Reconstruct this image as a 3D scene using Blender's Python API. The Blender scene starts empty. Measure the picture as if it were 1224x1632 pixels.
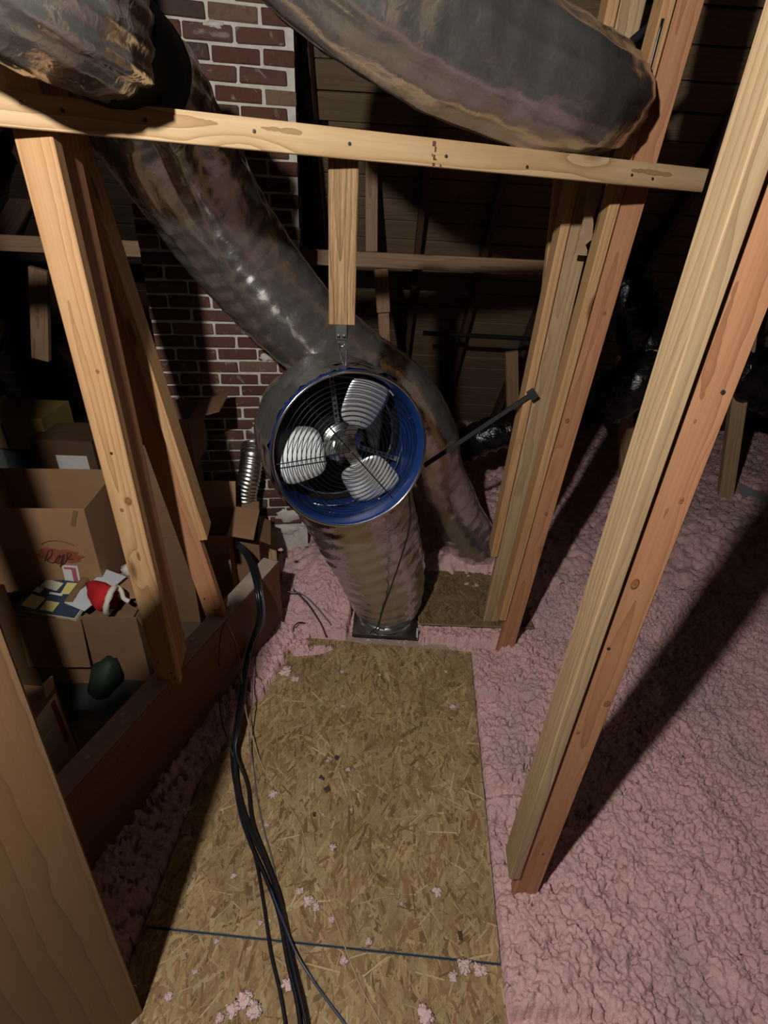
import bpy, bmesh, math, random
import numpy as np
from mathutils import Vector, Matrix, noise as mnoise

random.seed(7)
rng = np.random.default_rng(7)
SC = bpy.context.scene
COL = SC.collection
PI = math.pi

# ------------------------------------------------------------------ camera
EYE = Vector((0, 0, 2.2))
FPX = 850.0                                   # focal length in pixels of the 1224 x 1632 frame
_d = Vector((-82, 1434, 850)).normalized()    # world 'down' seen in camera axes (x right, y down, z forward)
_u = -_d
_f = (Vector((0, 0, 1)) - _u * _u.z).normalized()
_r = Vector((_u.y * _f.z - _u.z * _f.y, _u.z * _f.x - _u.x * _f.z, _u.x * _f.y - _u.y * _f.x))
if _r.x < 0:
    _r = -_r
def c2w(v):
    return Vector((_r.dot(v), _f.dot(v), _u.dot(v)))
cx, cy, cz = c2w(Vector((1, 0, 0))), c2w(Vector((0, 1, 0))), c2w(Vector((0, 0, 1)))
cam = bpy.data.cameras.new('camera')
cam.sensor_fit = 'VERTICAL'
cam.sensor_height = 24
cam.lens = FPX / 1632 * 24
cam.clip_start = 0.05
cam_o = bpy.data.objects.new('camera', cam)
COL.objects.link(cam_o)
cam_o.matrix_world = Matrix(((cx.x, -cy.x, -cz.x, EYE.x), (cx.y, -cy.y, -cz.y, EYE.y),
                             (cx.z, -cy.z, -cz.z, EYE.z), (0, 0, 0, 1)))
SC.camera = cam_o

def ray(px, py):
    return c2w(Vector((px - 612, py - 816, FPX)) / FPX)
def at(px, py, Y):
    """point of the attic seen at a pixel, at distance Y into the attic"""
    r = ray(px, py)
    return EYE + r * (Y / r.y)
def atz(px, py, z):
    r = ray(px, py)
    return EYE + r * ((z - EYE.z) / r.z)

# ------------------------------------------------------------------ world, lamp, exposure
w = bpy.data.worlds.new('world')
SC.world = w
w.use_nodes = True
w.node_tree.nodes['Background'].inputs[0].default_value = (0.9, 0.85, 1.0, 1)
w.node_tree.nodes['Background'].inputs[1].default_value = 0.003
lp = bpy.data.lights.new('attic_bulb', 'POINT')
lp.energy = 235
lp.color = (1.0, 0.95, 0.88)
lp.shadow_soft_size = 0.035
lamp = bpy.data.objects.new('attic_bulb', lp)
lamp.location = (-0.57, -0.15, 2.85)
COL.objects.link(lamp)
SC.view_settings.view_transform = 'Standard'
SC.view_settings.look = 'None'
SC.view_settings.gamma = 1
SC.view_settings.use_curve_mapping = False
SC.view_settings.exposure = 0.0

# ------------------------------------------------------------------ materials
class NT:
    def __init__(self, name):
        self.m = bpy.data.materials.new(name)
        self.m.use_nodes = True
        self.t = self.m.node_tree
        self.b = self.t.nodes['Principled BSDF']
    def n(self, typ, **kw):
        x = self.t.nodes.new('ShaderNode' + typ)
        for k, v in kw.items():
            if k.startswith('i_'):
                key = k[2:]
                x.inputs[int(key) if key.isdigit() else key].default_value = v
            else:
                setattr(x, k, v)
        return x
    def l(self, a, b):
        self.t.links.new(a, b)
    def ramp(self, fac, stops, interp='LINEAR'):
        r = self.n('ValToRGB')
        r.color_ramp.interpolation = interp
        e = r.color_ramp.elements
        while len(e) > len(stops):
            e.remove(e[-1])
        while len(e) < len(stops):
            e.new(1)
        for q, (p, c) in zip(e, stops):
            q.position = p
            q.color = (c[0], c[1], c[2], 1)
        self.l(fac, r.inputs[0])
        return r.outputs[0]
    def mix(self, fac, a, b, mode='MIX'):
        x = self.n('Mix', data_type='RGBA', blend_type=mode)
        for s, v in ((0, fac), (6, a), (7, b)):
            if isinstance(v, (int, float)):
                x.inputs[s].default_value = v
            elif isinstance(v, tuple):
                x.inputs[s].default_value = (v[0], v[1], v[2], 1)
            else:
                self.l(v, x.inputs[s])
        return x.outputs[2]
    def math(self, op, a, b=None, clamp=False):
        x = self.n('Math', operation=op, use_clamp=clamp)
        for s, v in ((0, a), (1, b)):
            if v is None:
                continue
            if isinstance(v, (int, float)):
                x.inputs[s].default_value = v
            else:
                self.l(v, x.inputs[s])
        return x.outputs[0]
    def coords(self, scale=(1, 1, 1), rand=0.0):
        tc = self.n('TexCoord')
        mp = self.n('Mapping')
        mp.inputs['Scale'].default_value = scale
        self.l(tc.outputs['Object'], mp.inputs['Vector'])
        if rand:
            oi = self.n('ObjectInfo')
            cm = self.n('CombineXYZ')
            for k, f in enumerate((1.0, 2.37, 5.11)):
                self.l(self.math('MULTIPLY', oi.outputs['Random'], rand * f), cm.inputs[k])
            self.l(cm.outputs[0], mp.inputs['Location'])
        return mp.outputs[0]
    def noise(self, vec, scale, detail=4, rough=0.55, dist=0.0):
        x = self.n('TexNoise')
        x.inputs['Scale'].default_value = scale
        x.inputs['Detail'].default_value = detail
        x.inputs['Roughness'].default_value = rough
        x.inputs['Distortion'].default_value = dist
        self.l(vec, x.inputs['Vector'])
        return x.outputs['Fac']
    def bump(self, h, strength, dist):
        x = self.n('Bump')
        x.inputs['Strength'].default_value = strength
        x.inputs['Distance'].default_value = dist
        self.l(h, x.inputs['Height'])
        self.l(x.outputs[0], self.b.inputs['Normal'])
    def done(self, col=None, rough=0.6, metal=0.0, spec=0.5):
        if col is not None:
            if isinstance(col, tuple):
                self.b.inputs['Base Color'].default_value = (*col, 1)
            else:
                self.l(col, self.b.inputs['Base Color'])
        if isinstance(rough, (int, float)):
            self.b.inputs['Roughness'].default_value = rough
        else:
            self.l(rough, self.b.inputs['Roughness'])
        self.b.inputs['Metallic'].default_value = metal
        self.b.inputs['Specular IOR Level'].default_value = spec
        return self.m

def wood(name, light, mid, dark, ring=1.0, streak=0.35, knot=(0.11, 0.05, 0.02), knots=True, rough_saw=0.0, contrast=1.0):
    """timber; the grain runs along the object's own Z"""
    k = NT(name)
    v = k.coords((1, 1, 1), 3.0)
    sq = k.n('VectorMath', operation='MULTIPLY'); sq.inputs[1].default_value = (1, 1, 0.16)
    k.l(v, sq.inputs[0])
    # slow wobble of the heart, so that the rings open into arches on the faces
    wob = k.n('TexNoise'); wob.inputs['Scale'].default_value = 7.0; wob.inputs['Detail'].default_value = 2
    k.l(sq.outputs[0], wob.inputs['Vector'])
    wsub = k.n('VectorMath', operation='SUBTRACT'); wsub.inputs[1].default_value = (.5, .5, .5)
    k.l(wob.outputs['Color'], wsub.inputs[0])
    wsc = k.n('VectorMath', operation='SCALE'); wsc.inputs['Scale'].default_value = 0.085
    k.l(wsub.outputs[0], wsc.inputs[0])
    tc = k.n('TexCoord')
    base = k.n('VectorMath', operation='ADD')
    k.l(tc.outputs['Object'], base.inputs[0]); k.l(wsc.outputs[0], base.inputs[1])
    off = k.n('VectorMath', operation='ADD'); off.inputs[1].default_value = (0.012, 0.045, 0)
    k.l(base.outputs[0], off.inputs[0])
    # knots
    vs = k.n('VectorMath', operation='MULTIPLY'); vs.inputs[1].default_value = (6.5, 6.5, 1.7)
    k.l(v, vs.inputs[0])
    vo = k.n('TexVoronoi'); vo.inputs['Scale'].default_value = 1.0
    k.l(vs.outputs[0], vo.inputs['Vector'])
    kd = k.n('MapRange'); kd.interpolation_type = 'SMOOTHSTEP'
    for i, x in zip((1, 2, 3, 4), (0.05, 0.30, 1.0, 0.0)):
        kd.inputs[i].default_value = x
    k.l(vo.outputs['Distance'], kd.inputs[0])
    kf = kd.outputs[0] if knots else k.math('MULTIPLY', kd.outputs[0], 0.0)
    kv = k.n('CombineXYZ'); k.l(k.math('MULTIPLY', kf, 0.035), kv.inputs[0]); k.l(k.math('MULTIPLY', kf, 0.02), kv.inputs[1])
    off2 = k.n('VectorMath', operation='ADD'); k.l(off.outputs[0], off2.inputs[0]); k.l(kv.outputs[0], off2.inputs[1])
    wv = k.n('TexWave', wave_type='RINGS', rings_direction='Z', wave_profile='SAW')
    wv.inputs['Scale'].default_value = 14.0 * ring
    wv.inputs['Distortion'].default_value = 0.7
    wv.inputs['Detail'].default_value = 2
    wv.inputs['Detail Scale'].default_value = 1.5
    k.l(off2.outputs[0], wv.inputs['Vector'])
    c = k.ramp(wv.outputs['Fac'], [(0.0, light), (0.62, tuple(light[i] * .6 + mid[i] * .4 for i in range(3))), (0.9, mid), (1.0, tuple(mid[i] * .75 for i in range(3)))])
    s1 = k.n('VectorMath', operation='MULTIPLY'); s1.inputs[1].default_value = (1, 1, 0.03)
    k.l(v, s1.inputs[0])
    st = k.noise(s1.outputs[0], 170, 3)
    c = k.mix(k.math('MULTIPLY', k.ramp(st, [(0.4, (0, 0, 0)), (0.7, (1, 1, 1))]), streak), c, dark)
    s2 = k.noise(sq.outputs[0], 9, 3)
    c = k.mix(k.math('MULTIPLY', k.ramp(s2, [(0.42, (0, 0, 0)), (0.68, (1, 1, 1))]), 0.45 * contrast), c, mid)
    if knots:
        kk = k.n('MapRange'); kk.interpolation_type = 'SMOOTHSTEP'
        for i, x in zip((1, 2, 3, 4), (0.045, 0.12, 0.85, 0.0)):
            kk.inputs[i].default_value = x
        k.l(vo.outputs['Distance'], kk.inputs[0])
        c = k.mix(kk.outputs[0], c, knot)
    ha = k.math('ADD', k.math('MULTIPLY', st, 0.5 + rough_saw), k.math('MULTIPLY', wv.outputs['Fac'], 0.3))
    k.bump(ha, 0.25 + rough_saw * .7, 0.002 + 0.004 * rough_saw)
    return k.done(c, 0.62, 0, 0.3)

M = {}
M['pine'] = wood('pine', (0.53, 0.375, 0.215), (0.37, 0.225, 0.105), (0.28, 0.165, 0.08), ring=1.0, streak=0.22, contrast=.7)
M['fir'] = wood('fir', (0.52, 0.325, 0.165), (0.40, 0.215, 0.095), (0.27, 0.135, 0.058), ring=1.2, streak=0.3)
M['red_fir'] = wood('red_fir', (0.47, 0.235, 0.125), (0.38, 0.17, 0.085), (0.25, 0.105, 0.05), ring=0.9, streak=0.35)
M['grey_fir'] = wood('grey_fir', (0.46, 0.33, 0.19), (0.34, 0.225, 0.125), (0.22, 0.14, 0.075), ring=1.3, streak=0.45)
M['old_wood'] = wood('old_wood', (0.42, 0.27, 0.14), (0.24, 0.14, 0.065), (0.13, 0.07, 0.03), ring=1.6, streak=0.6, knots=False, rough_saw=1.0)
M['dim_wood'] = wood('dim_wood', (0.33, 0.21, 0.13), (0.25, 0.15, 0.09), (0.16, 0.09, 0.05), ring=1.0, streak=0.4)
M['brown_board'] = wood('brown_board', (0.18, 0.078, 0.042), (0.145, 0.06, 0.033), (0.10, 0.04, 0.022), ring=0.6, streak=0.3, knots=False)
M['plywood'] = wood('plywood', (0.23, 0.13, 0.066), (0.19, 0.105, 0.052), (0.14, 0.075, 0.037), ring=0.45, streak=0.22, contrast=1.0, knots=False)
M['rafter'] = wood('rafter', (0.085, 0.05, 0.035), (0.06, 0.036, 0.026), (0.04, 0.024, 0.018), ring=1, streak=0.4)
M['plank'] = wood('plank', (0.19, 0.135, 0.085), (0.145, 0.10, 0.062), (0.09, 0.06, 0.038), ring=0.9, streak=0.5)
M['plank_shaded'] = wood('plank_shaded', (0.05, 0.033, 0.023), (0.038, 0.025, 0.018), (0.024, 0.016, 0.012), ring=0.9, streak=0.5)  # plank copy with the shade of the left and side slopes painted in

def simple(name, col, rough=0.5, metal=0.0, spec=0.5, var=0.0, scale=20, bump=0.0, bscale=60, bdist=0.004):
    k = NT(name)
    c = col
    v = k.coords((1, 1, 1), 2.0)
    if var:
        f = k.noise(v, scale, 4)
        c = k.mix(f, tuple(max(0, x * (1 - var)) for x in col), tuple(min(1, x * (1 + var)) for x in col))
    if bump:
        k.bump(k.noise(v, bscale, 4), bump, bdist)
    return k.done(c, rough, metal, spec)

def foil(name, col, rough, amp=1.0, tint=None):
    """metallised film over fibre: fine crinkles, longer folds"""
    k = NT(name)
    v = k.coords((1, 1, 1), 2.0)
    n1 = k.noise(v, 9, 3, 0.5, 0.6)
    n2 = k.noise(v, 38, 4, 0.6, 1.2)
    vo = k.n('TexVoronoi', feature='DISTANCE_TO_EDGE'); vo.inputs['Scale'].default_value = 22
    wv = k.n('VectorMath', operation='ADD')
    nn = k.n('TexNoise'); nn.inputs['Scale'].default_value = 14
    k.l(v, nn.inputs['Vector'])
    sc = k.n('VectorMath', operation='SCALE'); sc.inputs['Scale'].default_value = 0.12
    k.l(nn.outputs['Color'], sc.inputs[0]); k.l(v, wv.inputs[0]); k.l(sc.outputs[0], wv.inputs[1])
    k.l(wv.outputs[0], vo.inputs['Vector'])
    cr = k.n('MapRange'); cr.interpolation_type = 'SMOOTHSTEP'
    for i, x in zip((1, 2, 3, 4), (0.0, 0.22, 1.0, 0.0)):
        cr.inputs[i].default_value = x
    k.l(vo.outputs['Distance'], cr.inputs[0])
    h = k.math('ADD', k.math('ADD', k.math('MULTIPLY', n1, 1.1), k.math('MULTIPLY', n2, 0.16)), k.math('MULTIPLY', cr.outputs[0], 0.07))
    k.bump(h, 0.75, 0.011 * amp)
    c = k.mix(n1, tuple(x * .8 for x in col), col)
    if tint:
        c = k.mix(k.ramp(n2, [(0.45, (0, 0, 0)), (0.75, (1, 1, 1))]), c, tint)
    return k.done(c, k.ramp(n2, [(0.3, (rough * .8,) * 3), (0.8, (rough * 1.5,) * 3)]), 0.90, 0.5)

M['foil'] = foil('foil', (0.62, 0.60, 0.59), 0.18, 0.6)
M['foil_smooth'] = foil('foil_smooth', (0.62, 0.595, 0.585), 0.22, 0.36)
M['black_film'] = foil('black_film', (0.05, 0.05, 0.05), 0.25, 1.6)
M['galv'] = simple('galv', (0.55, 0.58, 0.58), 0.3, 1.0, var=0.15, scale=30, bump=0.06)
M['alu_duct'] = simple('alu_duct', (0.74, 0.75, 0.72), 0.3, 1.0, var=0.1, scale=30, bump=0.25, bscale=45)
M['blade'] = simple('blade', (0.66, 0.69, 0.72), 0.42, 0.6, var=0.08, scale=14)
M['chrome'] = simple('chrome', (0.8, 0.8, 0.8), 0.18, 1.0)
M['blue'] = simple('blue', (0.009, 0.034, 0.15), 0.28, 0.0, 0.6, var=0.12, scale=9)
M['black'] = simple('black', (0.008, 0.008, 0.009), 0.42, 0.0, 0.5)
M['soft_black'] = simple('soft_black', (0.006, 0.006, 0.006), 0.8, 0.0, 0.2, var=.2)
M['wire_dark'] = simple('wire_dark', (0.02, 0.02, 0.022), 0.35, 0.6)
M['bracket'] = simple('bracket', (0.07, 0.07, 0.07), 0.5, 0.5)
M['cable_black'] = simple('cable_black', (0.010, 0.010, 0.013), 0.3, 0.0, 0.6)
M['cable_blue'] = simple('cable_blue', (0.04, 0.05, 0.09), 0.35, 0.0, 0.5)
M['cable_grey'] = simple('cable_grey', (0.11, 0.095, 0.10), 0.5)
M['cable_tan'] = simple('cable_tan', (0.42, 0.31, 0.19), 0.5)
M['cable_brown'] = simple('cable_brown', (0.03, 0.018, 0.014), 0.45)
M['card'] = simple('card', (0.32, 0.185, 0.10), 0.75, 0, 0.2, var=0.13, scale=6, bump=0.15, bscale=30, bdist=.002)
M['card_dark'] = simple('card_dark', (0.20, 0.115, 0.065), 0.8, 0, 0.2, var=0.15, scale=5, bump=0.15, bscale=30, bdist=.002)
M['card_shaded'] = simple('card_shaded', (0.11, 0.065, 0.04), 0.8, 0, 0.2, var=0.15, scale=5)  # carton brown darkened, the shade at the back put into its colour
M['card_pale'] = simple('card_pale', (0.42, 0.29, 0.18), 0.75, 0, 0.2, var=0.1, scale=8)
M['print_red'] = simple('print_red', (0.26, 0.075, 0.045), 0.75, 0, 0.2, var=0.35, scale=40)
M['ink_brown'] = simple('ink_brown', (0.085, 0.022, 0.014), 0.7)
M['ink'] = simple('ink', (0.10, 0.05, 0.02), 0.7, var=.3)
M['white'] = simple('white', (0.66, 0.64, 0.62), 0.6, 0, 0.3, var=0.08)
M['fluff_white'] = simple('fluff_white', (0.62, 0.58, 0.52), 0.95, 0, 0.1, var=0.15, bump=.6, bscale=140)
M['paper'] = simple('paper', (0.55, 0.58, 0.62), 0.55, 0, 0.3, var=0.06)
M['red'] = simple('red', (0.45, 0.016, 0.02), 0.8, 0, 0.2, var=0.15, bump=.2, bscale=90)
M['dark_red'] = simple('dark_red', (0.30, 0.05, 0.03), 0.7)
M['pink_print'] = simple('pink_print', (0.42, 0.10, 0.15), 0.6)
M['yellow'] = simple('yellow', (0.62, 0.56, 0.20), 0.5, var=0.06)
M['cream'] = simple('cream', (0.60, 0.58, 0.42), 0.5)
M['navy'] = simple('navy', (0.03, 0.045, 0.085), 0.5)
M['yellow_box'] = simple('yellow_box', (0.24, 0.16, 0.055), 0.7, var=0.1)
M['grey_plastic'] = simple('grey_plastic', (0.16, 0.17, 0.18), 0.5, var=0.1)
M['sheet'] = simple('sheet', (0.03, 0.033, 0.034), 0.35, 0, 0.6, var=.3, bump=.4, bscale=12, bdist=.02)
M['green'] = simple('green', (0.008, 0.02, 0.008), 0.7, var=.4)
M['nail'] = simple('nail', (0.10, 0.085, 0.075), 0.5, 0.8)
M['mould'] = simple('mould', (0.055, 0.035, 0.018), 0.9)
M['jagged'] = simple('jagged', (0.30, 0.20, 0.12), 0.8, var=.3, scale=30)
M['subfloor'] = simple('subfloor', (0.10, 0.07, 0.05), 0.9, 0, 0.2, var=0.3, scale=5)

def brick_mat():
    k = NT('brick')
    oi = k.n('ObjectInfo')
    c = k.ramp(oi.outputs['Random'], [(0.0, (0.07, 0.033, 0.028)), (0.25, (0.10, 0.042, 0.033)), (0.5, (0.105, 0.05, 0.039)),
                                      (0.72, (0.11, 0.06, 0.046)), (0.86, (0.06, 0.042, 0.037)), (1.0, (0.19, 0.115, 0.082))])
    v = k.coords((1, 1, 1), 3.0)
    n = k.noise(v, 45, 5, 0.65)
    c = k.mix(k.math('MULTIPLY', k.ramp(n, [(0.5, (0, 0, 0)), (0.8, (1, 1, 1))]), 0.5), c, (0.035, 0.02, 0.018))
    n2 = k.noise(v, 13, 3, 0.6, 1.0)
    c = k.mix(k.math('MULTIPLY', k.ramp(n2, [(0.60, (0, 0, 0)), (0.72, (1, 1, 1))]), 0.55), c, (0.36, 0.33, 0.28))
    k.bump(n, 0.5, 0.004)
    return k.done(c, 0.92, 0, 0.2)
M['brick'] = brick_mat()
def mortar_mat():
    k = NT('mortar')
    v = k.coords((1, 1, 1))
    n = k.noise(v, 30, 6, 0.65)
    c = k.mix(n, (0.33, 0.315, 0.285), (0.74, 0.715, 0.655))
    k.bump(n, 0.7, 0.006)
    return k.done(c, 0.95, 0, 0.15)
M['mortar'] = mortar_mat()
def insul_mat():
    k = NT('insulation')
    v = k.coords((1, 1, 1))
    n = k.noise(v, 60, 6, 0.7, 1.2)
    c = k.mix(n, (0.53, 0.265, 0.28), (0.88, 0.63, 0.625))
    big = k.noise(v, 2.1, 3, 0.6)
    c = k.mix(k.math('MULTIPLY', k.ramp(big, [(0.5, (0, 0, 0)), (0.66, (1, 1, 1))]), 0.55), c, (0.44, 0.335, 0.33))
    sp = k.noise(v, 75, 2, 0.5)
    c = k.mix(k.math('MULTIPLY', k.ramp(sp, [(0.66, (0, 0, 0)), (0.74, (1, 1, 1))]), 0.6), c, (0.20, 0.11, 0.11))
    n3 = k.noise(v, 210, 4, 0.7)
    k.bump(k.math('ADD', k.math('MULTIPLY', n, 1.0), k.math('MULTIPLY', n3, .3)), 0.8, 0.009)
    m = k.done(c, 1.0, 0, 0.05)
    return m
M['insul'] = insul_mat()
M['tuft'] = simple('tuft', (0.72, 0.52, 0.51), 1.0, 0, 0.05, var=.15, scale=60, bump=.8, bscale=160, bdist=.006)
def strand_mat():
    k = NT('strand')
    a = k.n('VertexColor', layer_name='col')
    v = k.coords((1, 1, 1))
    n = k.noise(v, 90, 4, 0.6)
    c = k.mix(k.math('MULTIPLY', n, 0.55), a.outputs[0], (0.13, 0.085, 0.045))
    big = k.noise(v, 2.6, 4, 0.6)
    c = k.mix(k.math('MULTIPLY', k.ramp(big, [(0.42, (0, 0, 0)), (0.72, (1, 1, 1))]), 0.42), c, (0.13, 0.08, 0.04))
    k.bump(n, 0.5, 0.002)
    return k.done(c, 0.75, 0, 0.25)
M['strand'] = strand_mat()
M['osb'] = simple('osb', (0.27, 0.17, 0.085), 0.85, 0, 0.2, var=0.35, scale=30, bump=.4, bscale=60)
M['osb_grey'] = simple('osb_grey', (0.25, 0.18, 0.12), 0.9, 0, 0.2, var=0.35, scale=14, bump=.4, bscale=60)
M['edge_paint'] = simple('edge_paint', (0.045, 0.065, 0.085), 0.7, var=.3, scale=30)
M['dust_wood'] = simple('dust_wood', (0.36, 0.28, 0.23), 0.9, 0, 0.15, var=0.25, scale=30, bump=.3, bscale=80)

# ------------------------------------------------------------------ mesh helpers
class MB:
    def __init__(self):
        self.v, self.f = [], []
    def add(self, vs, fs):
        o = len(self.v)
        self.v += [tuple(x) for x in vs]
        self.f += [tuple(o + i for i in f) for f in fs]
        return self
    def box(self, c, s, R=None, jit=0.0):
        vs = []
        for z in (-.5, .5):
            for y in (-.5, .5):
                for x in (-.5, .5):
                    p = Vector((x * s[0], y * s[1], z * s[2]))
                    if jit:
                        p += Vector([random.uniform(-jit, jit) for _ in range(3)])
                    if R:
                        p = R @ p
                    vs.append(p + Vector(c))
        return self.add(vs, [(0, 2, 3, 1), (4, 5, 7, 6), (0, 1, 5, 4), (2, 6, 7, 3), (0, 4, 6, 2), (1, 3, 7, 5)])
    def bar(self, w, d, L, bev=0.003, seg=1, warp=0.0, z0=0.0):
        """beveled timber along +Z"""
        a, b = w / 2, d / 2
        sec = [(-a + bev, -b), (a - bev, -b), (a, -b + bev), (a, b - bev), (a - bev, b), (-a + bev, b), (-a, b - bev), (-a, -b + bev)]
        vs, fs = [], []
        for i in range(seg + 1):
            for x, y in sec:
                vs.append((x, y, z0 + L * i / seg))
        for i in range(seg):
            for j in range(8):
                k = (j + 1) % 8
                fs.append((i * 8 + j, i * 8 + k, i * 8 + 8 + k, i * 8 + 8 + j))
        fs.append(tuple(range(7, -1, -1)))
        fs.append(tuple(seg * 8 + j for j in range(8)))
        return self.add(vs, fs)
    def tube(self, pts, rad, n=12, cap=True, fn=None, ref=None):
        """tube along points; rad a number or list; fn(i, s, theta) adds to the radius"""
        pts = [Vector(p) for p in pts]
        N = len(pts)
        if not hasattr(rad, '__len__'):
            rad = [rad] * N
        T = []
        for i in range(N):
            t = pts[min(i + 1, N - 1)] - pts[max(i - 1, 0)]
            T.append(t.normalized())
        u = ref or (Vector((0, 0, 1)) if abs(T[0].z) < .9 else Vector((0, 1, 0)))
        u = (u - T[0] * u.dot(T[0])).normalized()
        vs, fs = [], []
        s = 0.0
        for i in range(N):
            if i:
                s += (pts[i] - pts[i - 1]).length
                u = (u - T[i] * u.dot(T[i])).normalized()
            b = T[i].cross(u)
            for j in range(n):
                th = 2 * PI * j / n
                r = rad[i] + (fn(i, s, th) if fn else 0)
                vs.append(pts[i] + (u * math.cos(th) + b * math.sin(th)) * r)
        for i in range(N - 1):
            for j in range(n):
                k = (j + 1) % n
                fs.append((i * n + j, i * n + k, i * n + n + k, i * n + n + j))
        if cap:
            fs.append(tuple(range(n - 1, -1, -1)))
            fs.append(tuple((N - 1) * n + j for j in range(n)))
        return self.add(vs, fs)
    def lathe(self, prof, n=48, closed=False):
        """profile of (r, z) about Z"""
        vs, fs = [], []
        m = len(prof)
        for r, z in prof:
            for j in range(n):
                a = 2 * PI * j / n
                vs.append((r * math.cos(a), r * math.sin(a), z))
        for i in range(m if closed else m - 1):
            i2 = (i + 1) % m
            for j in range(n):
                k = (j + 1) % n
                fs.append((i * n + j, i * n + k, i2 * n + k, i2 * n + j))
        return self.add(vs, fs)
    def torus(self, R, r, z=0.0, n=64, m=6):
        return self.lathe([(R + r * math.cos(2 * PI * k / m), z + r * math.sin(2 * PI * k / m)) for k in range(m)], n, True)
    def mesh(self, name, smooth=False):
        me = bpy.data.meshes.new(name)
        me.from_pydata([tuple(x) for x in self.v], [], self.f)
        me.update()
        bm = bmesh.new()
        bm.from_mesh(me)
        bmesh.ops.recalc_face_normals(bm, faces=bm.faces)
        bm.to_mesh(me)
        bm.free()
        if smooth:
            me.polygons.foreach_set('use_smooth', [True] * len(me.polygons))
        return me

MATS = {}
def mat_of(o):
    return MATS.get(o.name, Matrix.Identity(4))
def tag(o, label=None, cat=None, group=None, kind=None):
    if label: o['label'] = label
    if cat: o['category'] = cat
    if group: o['group'] = group
    if kind: o['kind'] = kind
    return o
def obj(name, mb, mat, parent=None, M4=None, smooth=False):
    """ONE mesh object; M4 is its frame in its parent (or in the attic)"""
    me = mb if isinstance(mb, bpy.types.Mesh) else mb.mesh(name, smooth)
    if not me.materials:
        me.materials.append(M[mat] if isinstance(mat, str) else mat)
    o = bpy.data.objects.new(name, me)
    COL.objects.link(o)
    if parent: o.parent = parent
    if M4 is not None:
        o.matrix_local = M4
        MATS[o.name] = M4.copy()
    return o
def thing(name, label, cat, M4=None, group=None):
    o = bpy.data.objects.new(name, None)
    o.empty_display_size = .05
    COL.objects.link(o)
    if M4 is not None:
        o.matrix_local = M4
        MATS[o.name] = M4.copy()
    return tag(o, label, cat, group)
def frame(p, z, face):
    """frame at p: Z along z, -Y looking towards 'face'"""
    z = Vector(z).normalized()
    y = -Vector(face)
    y = (y - z * y.dot(z)).normalized()
    x = y.cross(z)
    return Matrix(((x.x, y.x, z.x, p[0]), (x.y, y.y, z.y, p[1]), (x.z, y.z, z.z, p[2]), (0, 0, 0, 1)))
def spline(pts, step=0.02):
    """Catmull-Rom through the points"""
    P = [Vector(p) for p in pts]
    P = [P[0] * 2 - P[1]] + P + [P[-1] * 2 - P[-2]]
    out, par = [], []
    for i in range(1, len(P) - 2):
        n = max(2, int((P[i + 1] - P[i]).length / step))
        for k in range(n):
            t = k / n
            out.append(0.5 * ((2 * P[i]) + (P[i + 1] - P[i - 1]) * t + (2 * P[i - 1] - 5 * P[i] + 4 * P[i + 1] - P[i + 2]) * t * t
                              + (3 * P[i] - P[i - 1] - 3 * P[i + 1] + P[i + 2]) * t ** 3))
            par.append(i - 1 + t)
    out.append(P[-2]); par.append(len(P) - 3)
    return out, par
def lerp_list(vals, par):
    return [vals[int(min(p, len(vals) - 2))] * (1 - (p - int(min(p, len(vals) - 2)))) + vals[int(min(p, len(vals) - 2)) + 1] * (p - int(min(p, len(vals) - 2))) for p in par]
def vnoise(x, y, seed=0):
    r = np.random.default_rng(seed).random((256, 256))
    xi, yi = np.floor(x).astype(int), np.floor(y).astype(int)
    fx, fy = x - xi, y - yi
    fx, fy = fx * fx * (3 - 2 * fx), fy * fy * (3 - 2 * fy)
    g = lambda a, b: r[a & 255, b & 255]
    return (g(xi, yi) * (1 - fx) + g(xi + 1, yi) * fx) * (1 - fy) + (g(xi, yi + 1) * (1 - fx) + g(xi + 1, yi + 1) * fx) * fy

# ================================================================== THE SETTING
bm = MB().box((0.5, 3, -0.14), (11, 8, 0.06))
tag(obj('floor', bm, 'subfloor'), kind='structure')

# the rear roof slope: sheathing planks seen from below, one object each
TR = math.radians(1)
RX = Vector((math.cos(TR), math.sin(TR), 0))
RYh = Vector((-math.sin(TR), math.cos(TR), 0))
slope_up = (-RYh * 1.0 + Vector((0, 0, 1.3))).normalized()
rear_n = RX.cross(slope_up).normalized()
if rear_n.y > 0: rear_n = -rear_n                     # inward
R0 = Vector((0.3, 5.75, -0.1))
ceil = bpy.data.objects.new('ceiling', None); COL.objects.link(ceil); tag(ceil, kind='structure')
def planks(parent, org, along, up, n, count, wdt, length, mat, seed):
    rr = random.Random(seed)
    mesh_v = [MB().bar(wdt - .008 - .004 * q, 0.02, length, 0.002).mesh('plank') for q in range(3)]
    for i in range(count):
        p = org + up * (wdt * (i + .5)) - along * (length / 2 + rr.uniform(-.1, .1)) + n * rr.uniform(-.004, .004)
        obj('plank', mesh_v[i % 3], mat, parent, frame(p, along, n))
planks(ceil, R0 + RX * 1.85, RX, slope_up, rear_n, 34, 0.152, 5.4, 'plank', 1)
planks(ceil, R0 - RX * 2.62, RX, slope_up, rear_n, 34, 0.152, 3.3, 'plank_shaded', 2)
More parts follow.
